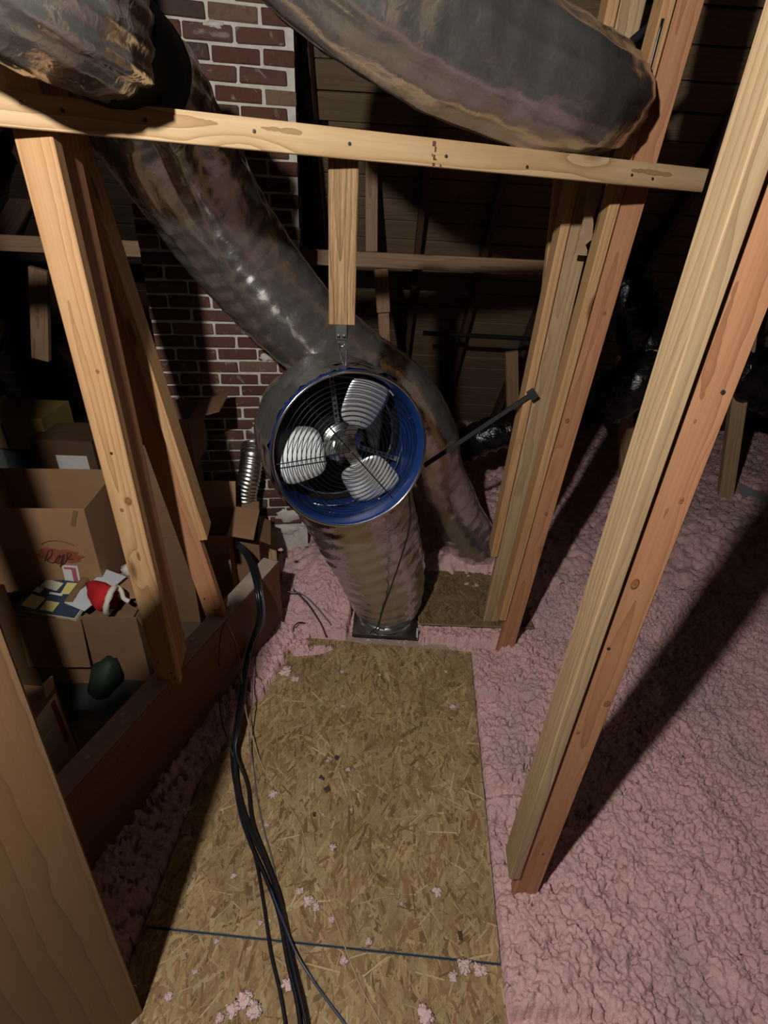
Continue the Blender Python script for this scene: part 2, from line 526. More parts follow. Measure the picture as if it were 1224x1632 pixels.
# boards behind the skip joints close the roof
bk = MB().box((0, 0, 0), (9, 6.5, 0.02))
mx = Matrix((( RX.x, slope_up.x, rear_n.x, 0), (RX.y, slope_up.y, rear_n.y, 0), (RX.z, slope_up.z, rear_n.z, 0), (0, 0, 0, 1)))
mx.translation = R0 + slope_up * 2.6 - rear_n * 0.04
obj('roof_paper', bk, 'soft_black', ceil, mx)
def timber(name, p0, p1, wd, dp, mat, face=(0, -1, 0), parent=None, seg=1, bev=.003):
    p0, p1 = Vector(p0), Vector(p1)
    m4 = frame(p0, p1 - p0, face)
    if parent is not None:
        m4 = mat_of(parent).inverted() @ m4
    return obj(name, MB().bar(wd, dp, (p1 - p0).length, bev, seg), mat, parent, m4)
k = 0
for hx in (-3.0, -2.3, -1.6, -0.55, 0.10, 0.56, 1.10, 1.7, 2.3, 2.9, 3.5):
    a = R0 + RX * (hx - .3) + rear_n * 0.075
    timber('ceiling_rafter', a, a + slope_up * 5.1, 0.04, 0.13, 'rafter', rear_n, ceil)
# the right and left roof slopes, farther out
def side_slope(name, org, along, up, n, mat_seed):
    e = bpy.data.objects.new(name, None); COL.objects.link(e); tag(e, kind='structure')
    planks(e, org, along, up, n, 30, 0.15, 7.5, 'plank_shaded', mat_seed)
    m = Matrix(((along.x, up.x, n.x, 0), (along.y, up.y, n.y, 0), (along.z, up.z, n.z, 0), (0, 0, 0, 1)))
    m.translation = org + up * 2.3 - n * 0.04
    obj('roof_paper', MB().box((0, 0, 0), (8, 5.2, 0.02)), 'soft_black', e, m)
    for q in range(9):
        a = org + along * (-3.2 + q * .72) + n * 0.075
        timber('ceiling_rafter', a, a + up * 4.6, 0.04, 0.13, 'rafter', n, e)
upR = Vector((-0.75, 0.1, 0.75)).normalized(); alR = RYh
side_slope('ceiling_right', Vector((4.9, 2.4, -0.1)), alR, upR, -(alR.cross(upR)).normalized() if (alR.cross(upR)).x > 0 else alR.cross(upR).normalized(), 5)
upL = Vector((0.7, 0, 0.75)).normalized()
nL = RYh.cross(upL).normalized()
if nL.x < 0: nL = -nL
side_slope('ceiling_left', Vector((-4.6, 2.2, -0.1)), RYh, upL, nL, 9)

# ------------------------------------------------------------------ chimney, brick by brick
CT = math.radians(10)
CXa = Vector((math.cos(CT), math.sin(CT), 0)); CYa = Vector((-math.sin(CT), math.cos(CT), 0))
CO = Vector((-1.27, 2.855, -0.1))                     # front left foot
CW, CD, CH = 0.785, 0.56, 3.45
chim = thing('brick_chimney', 'red brick chimney with pale smeared mortar rising behind the big foil duct', 'chimney',
             Matrix(((CXa.x, CYa.x, 0, CO.x), (CXa.y, CYa.y, 0, CO.y), (0, 0, 1, CO.z), (0, 0, 0, 1))))
core = MB().box((CW / 2, CD / 2, CH / 2), (CW - .012, CD - .012, CH))
obj('mortar_core', core, 'mortar', chim)
def brick_mesh(L, H, D):
    b = MB()
    b.bar(L, H, D, 0.006)
    return b
bmods = {}
def brick_at(x, y, z, L, rot):
    key = (round(L, 3), random.randrange(4))
    if key not in bmods:
        bb = bmesh.new()
        bmesh.ops.create_cube(bb, size=1)
        bmesh.ops.scale(bb, verts=bb.verts, vec=(L, 0.045, 0.056))
        bmesh.ops.bevel(bb, geom=[e for e in bb.edges], offset=0.005, segments=1, affect='EDGES')
        for v in bb.verts:
            v.co += Vector([random.uniform(-.0022, .0022) for _ in range(3)])
        me = bpy.data.meshes.new('brick'); bb.to_mesh(me); bb.free()
        me.materials.append(M['brick'])
        bmods[key] = me
    o = obj('brick', bmods[key], 'brick', chim,
            Matrix.Translation((x + random.uniform(-.002, .002), y + random.uniform(-.002, .002), z + random.uniform(-.002, .002)))
            @ Matrix.Rotation(rot + random.uniform(-.006, .006), 4, 'Z') @ Matrix.Rotation(random.uniform(-.008, .008), 4, 'Y'))
    return o
course = 0.0672
nb = 0
for c in range(6, 52):
    z = course * (c + .5)
    if z > CH: break
    x = -0.0 if c % 2 else -0.107
    while x < CW - .02:
        x0, x1 = max(x, 0.004), min(x + .2035, CW - .004)
        if x1 - x0 > .03:
            brick_at((x0 + x1) / 2, 0.0195, z, x1 - x0, 0.0); nb += 1
        x += .2155
    if z > 1.75:                                       # right flank, seen past the front corner
        y = 0.05 if c % 2 else 0.05 - 0.107
        while y < CD - .03:
            y0, y1 = max(y, 0.05), min(y + .2035, CD)
            if y1 - y0 > .04:
                brick_at(CW - 0.0195, (y0 + y1) / 2, z, y1 - y0, PI / 2); nb += 1
            y += .2155
def smear(w_, h_, seed):
    rr = random.Random(seed)
    b = MB(); n = 16
    ring = []
    for j in range(n):
        a = 2 * PI * j / n
        r = rr.uniform(.55, 1.1)
        ring.append((w_ / 2 * r * math.cos(a), h_ / 2 * r * math.sin(a)))
    vs = [(x, 0.004, z) for x, z in ring] + [(x * .7, -0.004 - rr.uniform(0, .004), z * .7) for x, z in ring] + [(0, -0.008, 0)]
    fs = [(j, (j + 1) % n, n + (j + 1) % n, n + j) for j in range(n)] + [(n + j, n + (j + 1) % n, 2 * n) for j in range(n)]
    return b.add(vs, fs)
for i, (sx, sz, sw, sh) in enumerate([(.56, .99, .26, .10), (.60, .93, .20, .12), (.52, .86, .20, .13), (.68, .80, .13, .16), (.72, 1.32, .08, .14), (.70, .62, .14, .2),
                                      (.66, .38, .2, .12), (.63, .27, .26, .1), (.30, 1.98, .08, .2), (.73, .5, .09, .2), (.58, 1.40, .10, .05), (.45, 2.78, .1, .03)]):
    obj('mortar_smear', smear(sw, sh, i), 'mortar', chim, Matrix.Translation((sx, -0.006, sz + .1)), smooth=True)

# ------------------------------------------------------------------ loose fill insulation: one height field of clumps
STR_A, STR_B = Vector((-1.07, 0.62, 0)), Vector((-0.545, 2.295, 0))          # inner foot of the left stringer
def str_x(y): return STR_A.x + (y - STR_A.y) * (STR_B.x - STR_A.x) / (STR_B.y - STR_A.y)
OR = math.radians(-2.3)
OE = Vector((math.cos(OR), math.sin(OR), 0)); ON = Vector((-math.sin(OR), math.cos(OR), 0))
OC = Vector((0.535, 2.215, 0))                        # far right corner of the walkway panel
def clump_grid(x0, x1, y0, y1, step, seed, rmin, rmax, dens):
    nx, ny = int((x1 - x0) / step) + 1, int((y1 - y0) / step) + 1
    X, Y = np.meshgrid(np.linspace(x0, x1, nx), np.linspace(y0, y1, ny))
    g = np.random.default_rng(seed)
    n = int((x1 - x0) * (y1 - y0) * dens)
    H = np.full(X.shape, -0.02)
    px, py = g.uniform(x0, x1, n), g.uniform(y0, y1, n)
    pr = rmin + (rmax - rmin) * g.random(n) ** 2.2
    pz = g.uniform(-.006, .010, n)
    el = g.uniform(.65, 1.5, n); an = g.uniform(0, PI, n)
    ci, cj = ((px - x0) / (x1 - x0) * (nx - 1)).astype(int), ((py - y0) / (y1 - y0) * (ny - 1)).astype(int)
    kmax = int(rmax * 1.5 / step) + 1
    wx = (vnoise(X * 70, Y * 70, 31) - .5) * .022
    wy = (vnoise(X * 70, Y * 70, 32) - .5) * .022
    for di in range(-kmax, kmax + 1):
        for dj in range(-kmax, kmax + 1):
            ii, jj = ci + di, cj + dj
            ok = (ii >= 0) & (ii < nx) & (jj >= 0) & (jj < ny)
            a, b = jj[ok], ii[ok]
            dx, dy = X[a, b] + wx[a, b] - px[ok], Y[a, b] + wy[a, b] - py[ok]
            u = (dx * np.cos(an[ok]) + dy * np.sin(an[ok])) / el[ok]
            v = (-dx * np.sin(an[ok]) + dy * np.cos(an[ok])) * el[ok]
            q = 1 - (u * u + v * v) / pr[ok] ** 2
            hh = np.where(q > 0, pz[ok] + pr[ok] * 1.15 * np.maximum(q, 0) ** .4, -0.03)
            np.maximum.at(H, (a, b), hh)
    H = H + (vnoise(X * 170, Y * 170, 5) - .5) * .008 + (vnoise(X * 80, Y * 80, 6) - .5) * .010 + (vnoise(X * 12, Y * 12, 7) - .5) * .03
    return X, Y, H
def base_h(X, Y):
    """lie of the insulation"""
    X0, Y0 = X, Y
    jx = (vnoise(X * 38, Y * 38, 51) - .5) * .05 + (vnoise(X * 13, Y * 13, 53) - .5) * .06
    jy_ = (vnoise(X * 38, Y * 38, 52) - .5) * .05 + (vnoise(X * 13, Y * 13, 54) - .5) * .06
    b = 0.012 + 0.045 * (vnoise(X * 1.7 + 9, Y * 1.7 + 3, 2) - .3) + 0.03 * (vnoise(X * 5, Y * 5, 3) - .5)
    # distance outside the walkway panels, in their own frame
    lx = (X - OC.x) * OE.x + (Y - OC.y) * OE.y
    ly = (X - OC.x) * ON.x + (Y - OC.y) * ON.y
    right = lx
    b = b + np.where(right > 0, -0.022 * np.exp(-right / .12) + .02, 0)
    far = np.clip((Y - 2.3) / .9, 0, 1)
    b = b + far * (0.05 + .05 * np.clip(X + .6, 0, 3))
    b = b + .10 * np.exp(-((X + .33) / .22) ** 2 - ((Y - 2.75) / .4) ** 2)
    nearp = (X > -.6) & (X < .7) & (Y > 2.0)
    b = np.where(nearp, b * (.25 + .75 * np.clip((Y - 2.25) / .35, 0, 1)), b)
    # joist tops show as shallow lines right beside the panels
    for jy in (0.62, 1.36, 1.86, 2.25):
        m = np.exp(-((Y - jy - .02 * X) / .022) ** 2) * np.clip((0.86 - X) / .2, 0, 1) * (X > .4)
        b = b - .055 * m
    # bank along the stringer
    sx = STR_A.x + (Y - STR_A.y) * (STR_B.x - STR_A.x) / (STR_B.y - STR_A.y)
    dl = X - sx
    edge = 0.11 + .07 * (vnoise(Y * 6, Y * 0 + 1.5, 8) - .5) + .05 * (vnoise(Y * 17, Y * 0 + 1.5, 18) - .5) - 0.06 * np.clip((1.0 - Y) / .3, 0, 1) 
    bank = (dl < edge) & (Y < 2.28)
    onp = (lx < .004) & (lx > -1.232) & (ly < .004)
    tuft = (ly > -.07 - .16 * np.clip((-.22 - X) / .25, 0, 1) * vnoise(X * 14, Y * 14, 12)) & (X < -.2)
    plate = (np.abs(X + jx * .5 - .045) < .215) & (np.abs(Y + jy_ * .5 - 2.46) < .21)
    off = np.clip(np.minimum(np.minimum(X + jx - .18, .98 - X + jx), np.minimum(Y + jy_ - 2.30, 2.95 - Y + jy_)) / .07, 0, 1)
    b = b * (1 - .75 * off) - .008 * off
    plate = plate | ((Y > 2.17) & (Y + jy_ * .35 < 2.285) & (X + jx > -.40) & (X + jx < .46))
    b = np.where((onp & ~bank & ~tuft) | plate, -0.06, b)
    b = np.where(bank, 0.028 + 0.05 * np.clip(1 - dl / np.maximum(edge, .02), 0, 1), b)
    return b, sx
def insul_patch(x0, x1, y0, y1, step, seed, rmin, rmax, dens):
    X, Y, Hc = clump_grid(x0, x1, y0, y1, step, seed, rmin, rmax, dens)
    b, sx = base_h(X, Y)
    Z = b + Hc
    keep = (X > sx - .02) | (Y > 2.32)
    keep &= ~((X < -.98) & (Y < 3.4))
    ny, nx = X.shape
    idx = np.arange(nx * ny).reshape(ny, nx)
    q = keep[:-1, :-1] & keep[1:, :-1] & keep[:-1, 1:] & keep[1:, 1:]
    F = np.stack([idx[:-1, :-1][q], idx[:-1, 1:][q], idx[1:, 1:][q], idx[1:, :-1][q]], 1)
    return np.stack([X.ravel(), Y.ravel(), Z.ravel()], 1), F
parts = [insul_patch(-1.1, 2.45, 0.28, 2.83, 0.0043, 1, .005, .019, 9000),
         insul_patch(2.38, 4.9, 0.28, 2.83, 0.016, 2, .015, .04, 1500),
         insul_patch(-1.3, 4.9, 2.70, 5.4, 0.012, 3, .012, .032, 2600)]
V, F, o_ = [], [], 0
for v_, f_ in parts:
    used = np.unique(f_); mp = np.full(len(v_), -1); mp[used] = np.arange(len(used))
    V.append(v_[used]); F.append(mp[f_] + o_); o_ += len(used)
V, F = np.concatenate(V), np.concatenate(F)
me = bpy.data.meshes.new('loose_insulation')
me.vertices.add(len(V)); me.vertices.foreach_set('co', V.astype(np.float32).ravel())
me.loops.add(len(F) * 4); me.loops.foreach_set('vertex_index', F.astype(np.int32).ravel())
me.polygons.add(len(F)); me.polygons.foreach_set('loop_start', np.arange(0, len(F) * 4, 4, dtype=np.int32))
me.polygons.foreach_set('use_smooth', np.ones(len(F), bool))
me.update(calc_edges=True); me.validate()
tag(obj('loose_insulation', me, 'insul'), 'pink loose-fill insulation spread in clumps over the attic floor', 'insulation', kind='stuff')

# ------------------------------------------------------------------ walkway panels: pressed strands laid one over another
def strand_board(label, lx0, lx1, ly0, ly1, n, seed, M4, dark=0.0, mat='osb', z=0.0):
    t = thing('strand_board', label, 'board', M4)
    W_, L_ = lx1 - lx0, ly1 - ly0
    obj('panel', MB().box(((lx0 + lx1) / 2, (ly0 + ly1) / 2, -0.0065), (W_, L_, 0.012)), mat, t)
    g = np.random.default_rng(seed)
    cx_, cy_ = g.uniform(lx0, lx1, n), g.uniform(ly0, ly1, n)
    ang = PI / 2 + g.normal(0, .62, n)
    ln = g.uniform(.03, .12, n); wd = g.uniform(.006, .021, n)
    zz = g.uniform(.0002, .0019, n)
    t1, t2 = g.normal(0, .0005, n), g.normal(0, .0005, n)
    pal = 1.12 * np.array([(.42, .30, .155), (.36, .245, .12), (.47, .35, .19), (.29, .19, .09), (.39, .27, .13), (.17, .10, .045), (.54, .42, .25), (.27, .15, .07)])
    pi = g.choice(len(pal), n, p=[.2, .18, .08, .17, .13, .11, .02, .11])
    colr = pal[pi] * g.uniform(.8, 1.15, (n, 1)) * (1 - dark)
    sliv = pi == 6
    wd[sliv] *= .35; zz[sliv] += .0012; ang[sliv] = g.uniform(0, PI, sliv.sum())
    du, dv = np.stack([np.cos(ang), np.sin(ang)], 1), np.stack([-np.sin(ang), np.cos(ang)], 1)
    vs = np.zeros((n, 6, 3))
    skew = g.uniform(-.3, .3, n)
    for q, (a, b) in enumerate(((-1, -.7), (0, -1), (1, -.8), (1, .7), (0, 1), (-1, .8))):
        p = np.stack([cx_, cy_], 1) + du * (a * ln / 2 + b * skew * wd)[:, None] + dv * (b * wd / 2)[:, None]
        vs[:, q, 0], vs[:, q, 1] = np.clip(p[:, 0], lx0, lx1), np.clip(p[:, 1], ly0, ly1)
        vs[:, q, 2] = np.maximum(zz + a * t1 + b * t2, 0.0)
    m = bpy.data.meshes.new('strands')
    m.vertices.add(n * 6); m.vertices.foreach_set('co', vs.astype(np.float32).ravel())
    m.loops.add(n * 6); m.loops.foreach_set('vertex_index', np.arange(n * 6, dtype=np.int32))
    m.polygons.add(n); m.polygons.foreach_set('loop_start', np.arange(0, n * 6, 6, dtype=np.int32))
    m.update(calc_edges=True)
    ca = m.color_attributes.new('col', 'FLOAT_COLOR', 'CORNER')
    cc = np.ones((n, 6, 4), np.float32); cc[:, :, :3] = colr[:, None, :]
    ca.data.foreach_set('color', cc.ravel())
    tag(obj('strands', m, 'strand', t), kind='stuff')
    return t
def frame2(o, e, n_):
    return Matrix(((e.x, n_.x, 0, o.x), (e.y, n_.y, 0, o.y), (0, 0, 1, o.z), (0, 0, 0, 1)))
OM = frame2(OC, OE, ON)
far_panel = strand_board('large strand board walkway panel in front of the fan duct, cables crossing it', -1.22, 0, -1.432, 0, 8500, 11, OM)
near_panel = strand_board('strand board panel nearest the camera, beyond the blue-edged joint', -1.22, 0.012, -2.1, -1.440, 4300, 12, OM)
for t_, ya, yb in ((far_panel, -1.432, 0), (near_panel, -2.1, -1.44)):
    xe = 0 if t_ is far_panel else .012
    e = MB().box((xe + .0015, (ya + yb) / 2, -.004), (.003, yb - ya, .012))
    e.box(((xe - 1.22) / 2, (ya if t_ is far_panel else yb) + (-.001 if t_ is far_panel else .001), -.004), (xe + 1.22, .003, .0105))
    tag(obj('painted_edge', e, 'edge_paint', t_), 'blue-grey painted edge')
strand_board('weathered grey strand board offcut lying behind the middle posts', 0, .68, 0, .52, 1600, 13,
             frame2(Vector((0.24, 2.36, 0.062)), Vector((1, .03, 0)).normalized(), Vector((-.03, 1, 0)).normalized()), dark=.42, mat='osb_grey')
# joists whose tops lie bare
for i, (x0, x1, y, lab) in enumerate([(-.42, .56, 2.262, 'grey dusty joist edge across the far end of the walkway panel'),
                                 (.50, 1.0, 1.86, 'joist half buried in pink insulation beside the middle of the walkway'),
                                 (.50, 1.0, 1.37, 'joist half buried in pink insulation left of the near post'),
                                 (.47, 1.0, .635, 'joist showing through pink insulation at the bottom right of the walkway')]):
    o = timber('floor_joist', (x0, y, -.052), (x1, y + .02 * (x1 - x0), -.052), .04, .13, 'dust_wood', (0, -1, 0))
    tag(o, lab, 'joist')

# ================================================================== TIMBERS
PY = math.radians(2)
PF = Vector((math.sin(PY), -math.cos(PY), 0)); PX = Vector((math.cos(PY), math.sin(PY), 0))
def nails(parent, m4list):
    me_ = bpy.data.meshes.get('nail_head')
    if not me_:
        me_ = MB().lathe([(0.0001, -.003), (.0045, -.003), (.0045, .0012), (.0001, .0016)], 10).mesh('nail_head')
        me_.materials.append(M['nail'])
    for m in m4list:
        obj('nail', me_, 'nail', parent, m)
# front cross beam
BA, BB = Vector((-1.35, 1.235, 2.328)), Vector((1.008, 2.157, 2.297))
bdir = (BB - BA).normalized()
bface = Vector((bdir.y, -bdir.x, 0)).normalized()
FRONT = Matrix.Rotation(PI / 2, 4, 'X')               # turns +Z of a small piece towards a timber's front face
beam = obj('cross_beam', MB().bar(.066, .038, (BB - BA).length, .002, 6), 'pine', None, frame(BA, bdir, bface))
tag(beam, 'pale pine cross beam spanning the view with ink marks and nail heads', 'beam')
binv = mat_of(beam).inverted()
def on_beam(px, py):
    """a point of the beam's front face, seen from the walkway"""
    r = ray(px, py); o = BA + bface * .0195
    return binv @ (EYE + r * ((o - EYE).dot(bface) / r.dot(bface)))
nails(beam, [Matrix.Translation(on_beam(*p)) @ FRONT for p in ((33, 163), (100, 176), (405, 209), (232, 192), (557, 229), (711, 249), (840, 266), (1007, 279), (1040, 285))])
stamp = MB()
for (px, py, w_, h_) in ((692, 229, .010, .012), (694, 238, .005, .012), (692, 250, .006, .010), (693, 254, .010, .004), (691, 262, .008, .007), (702, 264, .005, .006), (689, 247, .003, .006)):
    p = on_beam(px, py)
    stamp.box((p.x, p.y + .0002, p.z), (h_, .0012, w_))
tag(obj('ink_stamp', stamp, 'ink', beam), 'dark ink grade stamp')

def lpost(name, label, base, top, L_edge, side=-1, mats=('red_fir', 'fir'), edge_drop=0.1, face=PF, wd=.089, gap=.004, proud=.014, group=None, cut=True):
    """two 2x4s nailed together: one flat to the view, one on edge at its side, starting higher"""
    base, top = Vector(base), Vector(top)
    up = (top - base).normalized()
    t = thing(name, label, 'post', frame(base, up, face), group)
    L = (top - base).length
    a = MB().bar(wd, .038, L, .003, 4)
    obj('face_board', a, mats[0], t)
    b = MB().bar(.038, .089, L - edge_drop, .003, 4)
    if cut:                                           # sloping sawn end
        b.v = [(x, y, z + (.03 * (y / .089 + .5) if z < .001 else 0)) for x, y, z in b.v]
    obj('edge_board', b, mats[1], t, Matrix.Translation((side * (wd / 2 + .019 + gap), .0445 - .019 - proud, edge_drop)))
    return t
# near right post
near = lpost('timber_post', 'tall double post in the right foreground, rooted in pink insulation', (.590, .995, -.03), (.590, .995, 2.95), None, -1, ('red_fir', 'grey_fir'), .22, proud=.018)
nails(near, [Matrix.Translation((x, -.0195, z)) @ FRONT for x, z in ((.01, .35), (-.02, 1.3), (.02, 1.95))])
# middle posts
mid = lpost('timber_post', 'reddish double post carrying the right end of the pale cross beam', (.726, 2.235, -.05), (.856, 2.235, 3.1), None, -1, ('red_fir', 'fir'), .31, proud=.016)
lpost('timber_post', 'greyish double post just behind and left of the reddish one', (.667, 2.43, -.02), (.735, 2.43, 3.1), None, -1, ('grey_fir', 'fir'), .56, proud=.016)
o = timber('timber_post', at(863, 545, 2.66), at(893, 285, 2.66), .05, .038, 'fir', PF); tag(o, 'short pale stud whose cut end hangs behind the middle posts', 'post')
o = timber('timber_post', at(893, 430, 2.80), at(893, 430, 2.80) + Vector((.05, 0, 1.2)), .089, .038, 'dim_wood', PF); tag(o, 'dim upright board above the hanging stud, right of the far beam', 'post')
# torn board splinter below the beam
b = MB(); rr = random.Random(4); n_ = 14
prof = [(-.022 + rr.uniform(-.004, .004), i / (n_ - 1) * .24) for i in range(n_)]
prof2 = [(.018 + rr.uniform(-.012, .012), i / (n_ - 1) * .24) for i in range(n_)]
vs = [(x, -.006, -z) for x, z in prof] + [(x, -.006, -z) for x, z in prof2] + [(x, .006, -z) for x, z in prof] + [(x, .006, -z) for x, z in prof2]
fs = []
for i in range(n_ - 1):
    fs += [(i, i + 1, n_ + i + 1, n_ + i), (2 * n_ + i, 3 * n_ + i, 3 * n_ + i + 1, 2 * n_ + i + 1), (i, 2 * n_ + i, 2 * n_ + i + 1, i + 1), (n_ + i, n_ + i + 1, 3 * n_ + i + 1, 3 * n_ + i)]
fs += [(0, n_, 3 * n_, 2 * n_), (n_ - 1, 3 * n_ - 1, 4 * n_ - 1, 2 * n_ - 1)]
fs[-1] = (n_ - 1, 3 * n_ - 1, 4 * n_ - 1, 2 * n_ - 1)
pt = at(950, 292, 2.33)
o = obj('wood_splinter', b.add(vs, fs), 'jagged', None, Matrix.Translation(pt)); tag(o, 'torn splintered board end hanging under the right part of the cross beam', 'splinter')
# post under the left end of the cross beam, standing on the stringer
lp_ = lpost('timber_post', 'bright pine post under the left end of the cross beam, round knot at mid height', (-.818, 1.475, .49), (-.86, 1.475, 3.0), None, 1, ('fir', 'red_fir'), .02, proud=-.05, gap=-.046)
nails(lp_, [Matrix.Translation((x, -.0195, z)) @ FRONT for x, z in ((.02, .06), (-.02, .12), (.03, .03), (.0, 1.0))])
# second post on the stringer
p2 = lpost('timber_post', 'shadowed post on the stringer behind the bright pine one, shorter strip at its right', (-.745, 1.86, .49), (-1.135, 1.86, 3.0), None, 1, ('red_fir', 'fir'), .44, proud=.02)
nails(p2, [Matrix.Translation((x, -.0195, z)) @ FRONT for x, z in ((.01, .05), (.03, .05), (-.02, .12))])
KN = NT('knot')
_tc = KN.n('TexCoord'); _vl = KN.n('VectorMath', operation='LENGTH'); KN.l(_tc.outputs['Object'], _vl.inputs[0])
_no = KN.noise(_tc.outputs['Object'], 120, 3)
_w = KN.math('ADD', KN.math('MULTIPLY', _vl.outputs['Value'], 50), KN.math('MULTIPLY', _no, .35))
KN.done(KN.ramp(_w, [(0.15, (.17, .07, .025)), (0.42, (.30, .14, .055)), (0.6, (.15, .06, .02)), (0.75, (.34, .18, .075)), (1.0, (.44, .25, .11))]), .6, 0, .3)
M['knot'] = KN.m
def knot(parent, x, z, r, y=-.0192, sx=1.0, sz=1.3):
    me_ = MB().lathe([(.0001, .0006), (r * .6, .0007), (r, -.0004)], 20).mesh('knot')
    obj('knot', me_, 'knot', parent, Matrix.Translation((x, y, z)) @ Matrix.Diagonal((sx, 1, sz, 1)) @ FRONT)
knot(lp_, .016, .835, .016); knot(lp_, -.012, .80, .007); knot(lp_, .005, .62, .007, sx=.8, sz=3.2); knot(lp_, .018, 1.25, .006)
knot(near, .02, 1.72, .007); knot(near, -.012, 1.50, .011, sz=1.6); knot(near, .03, 1.10, .010); knot(near, -.02, .98, .007); knot(mid, .01, .98, .009); knot(mid, -.015, 1.45, .010); knot(mid, .012, 1.9, .008)
# stringer
SD = (STR_B - STR_A).normalized(); SN = Vector((SD.y, -SD.x, 0))
sa = STR_A - SD * .35; sb = STR_B
sc = (sa + sb) / 2 - SN * .045
st = obj('stringer_beam', MB().bar(.55, .09, (sb - sa).length, .004, 4), 'brown_board', None,
         frame(sa - SN * .045 + Vector((0, 0, .225)), SD, SN))
tag(st, 'deep brown stringer on edge with a dusty top along the left of the walkway', 'beam')
obj('dust_layer', MB().box((-.276, 0, (sb - sa).length / 2), (.003, .086, (sb - sa).length - .01), None, .001), 'dust_wood', st)
# near left board, seen on its broad side
nl = obj('timber_post', MB().bar(.50, .05, 2.04, .003, 3), 'plywood', None, frame((-.655 - .165 - .019, .61 - .1875 + .016, -.03), (0.042, 0, 1), Vector((.75, -.66, 0)).normalized()))
tag(nl, 'broad smooth plywood-faced post in the lower left corner', 'post')
o = timber('timber_post', (-1.09, .86, .49), (-1.13, .86, 3.0), .089, .038, 'fir', PF); tag(o, 'unseen post added on the stringer to shade the big open box', 'post')  # out of view, added to throw a shadow band on the big box
# hanging post for the fan
hp = timber('hanging_post', (-.168, 1.762, 1.845), (-.168, 1.762, 2.335), .083, .038, 'old_wood', Vector((.12, -1, 0)).normalized(), None, 6)
tag(hp, 'rough weathered short post hanging from the cross beam above the fan', 'post')
# far beam and the short studs on it
fa, fb = at(-60, 416, 3.35), at(872, 421, 3.72)
fa.z = fb.z = 1.86
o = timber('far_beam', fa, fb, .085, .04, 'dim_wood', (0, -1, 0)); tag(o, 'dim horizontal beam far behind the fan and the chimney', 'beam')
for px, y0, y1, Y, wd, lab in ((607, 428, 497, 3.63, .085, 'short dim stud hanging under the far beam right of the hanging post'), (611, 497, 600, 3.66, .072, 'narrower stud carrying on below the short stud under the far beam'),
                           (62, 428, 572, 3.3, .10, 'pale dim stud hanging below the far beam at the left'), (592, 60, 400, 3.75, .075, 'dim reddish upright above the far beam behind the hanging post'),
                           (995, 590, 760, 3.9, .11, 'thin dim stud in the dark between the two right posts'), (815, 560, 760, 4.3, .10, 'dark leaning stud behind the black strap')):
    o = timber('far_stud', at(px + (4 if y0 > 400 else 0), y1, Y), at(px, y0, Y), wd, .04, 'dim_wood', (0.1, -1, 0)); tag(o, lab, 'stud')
o = timber('timber_post', at(1152, 812, 3.85), at(1204, 440, 3.85), .10, .09, 'grey_fir', (-.25, -1, 0)); tag(o, 'grey post standing in the insulation at the far right', 'post')
o = obj('conduit', MB().tube([at(674, 531, 4.1), at(860, 541, 4.1)], .016, 8), 'soft_black'); tag(o, 'thin dark pipe running level across the far rafters', 'pipe')

# ================================================================== FAN
FN = Vector((.37, -.92, .115)).normalized()
FC = Vector((-.136, 1.835, 1.368))
fan = thing('duct_fan', 'round blue duct fan with three pale blades hanging over a foil duct', 'fan', frame(FC, FN, (0, 0, 1)))
# local: Z out of the mouth, -Y up; X to the viewer's left or right as it falls
obj('back_plate', MB().lathe([(.285, -.205), (.246, -.208), (.246, -.216), (.285, -.213)], 80, True), 'soft_black', fan, None, True)
hous = MB().lathe([(.294, .012), (.300, .018), (.303, .010), (.301, -.23), (.276, -.23), (.278, -.20), (.283, -.05), (.288, .0)], 96, True)
obj('housing', hous, 'blue', fan, None, True)
obj('rim', MB().torus(.298, .005, .015, 96, 8), 'chrome', fan, None, True)
obj('throat_ring', MB().torus(.246, .006, -.205, 80, 8), 'chrome', fan, None, True)
def paddle(r0, r1, half, th, pitch, cam_):
    b = MB(); nu, nv = 12, 10
    lay = []
    for s in (1, -1):
        for i in range(nu + 1):
            for j in range(nv + 1):
                u, v = 2 * i / nu - 1, 2 * j / nv - 1
                # rounded paddle: square to superellipse
                k_ = (max(abs(u), abs(v)) / max(1e-6, (abs(u) ** 4 + abs(v) ** 4) ** .25)) if (u or v) else 1
                uu, vv = u * k_, v * k_
                r = (r0 + r1) / 2 + uu * (r1 - r0) / 2
                wv_ = half * (.80 + .20 * (uu + 1) / 2)
                t = vv * wv_
                z = cam_ * (1 - vv * vv) + s * th / 2
                zz = z * math.cos(pitch) + t * math.sin(pitch)
                tt = t * math.cos(pitch) - z * math.sin(pitch)
                b.v.append((r, tt, zz))
    n1 = (nu + 1) * (nv + 1)
    for s in (0, 1):
        for i in range(nu):
            for j in range(nv):
                a = s * n1 + i * (nv + 1) + j
                q = (a, a + nv + 1, a + nv + 2, a + 1)
                b.f.append(q if s == 0 else q[::-1])
    rim_ = [i * (nv + 1) for i in range(nu + 1)] + [nu * (nv + 1) + j for j in range(1, nv + 1)] + [i * (nv + 1) + nv for i in range(nu - 1, -1, -1)] + [j for j in range(nv - 1, 0, -1)]
    for i in range(len(rim_)):
        a, c = rim_[i], rim_[(i + 1) % len(rim_)]
        b.f.append((a, c, n1 + c, n1 + a))
    return b
pm = paddle(.085, .268, .115, .0025, math.radians(22), .012).mesh('blade', True)
arm_m = MB().box((.075, 0, -.004), (.10, .052, .004), Matrix.Rotation(math.radians(18), 3, 'X')).mesh('blade_arm')
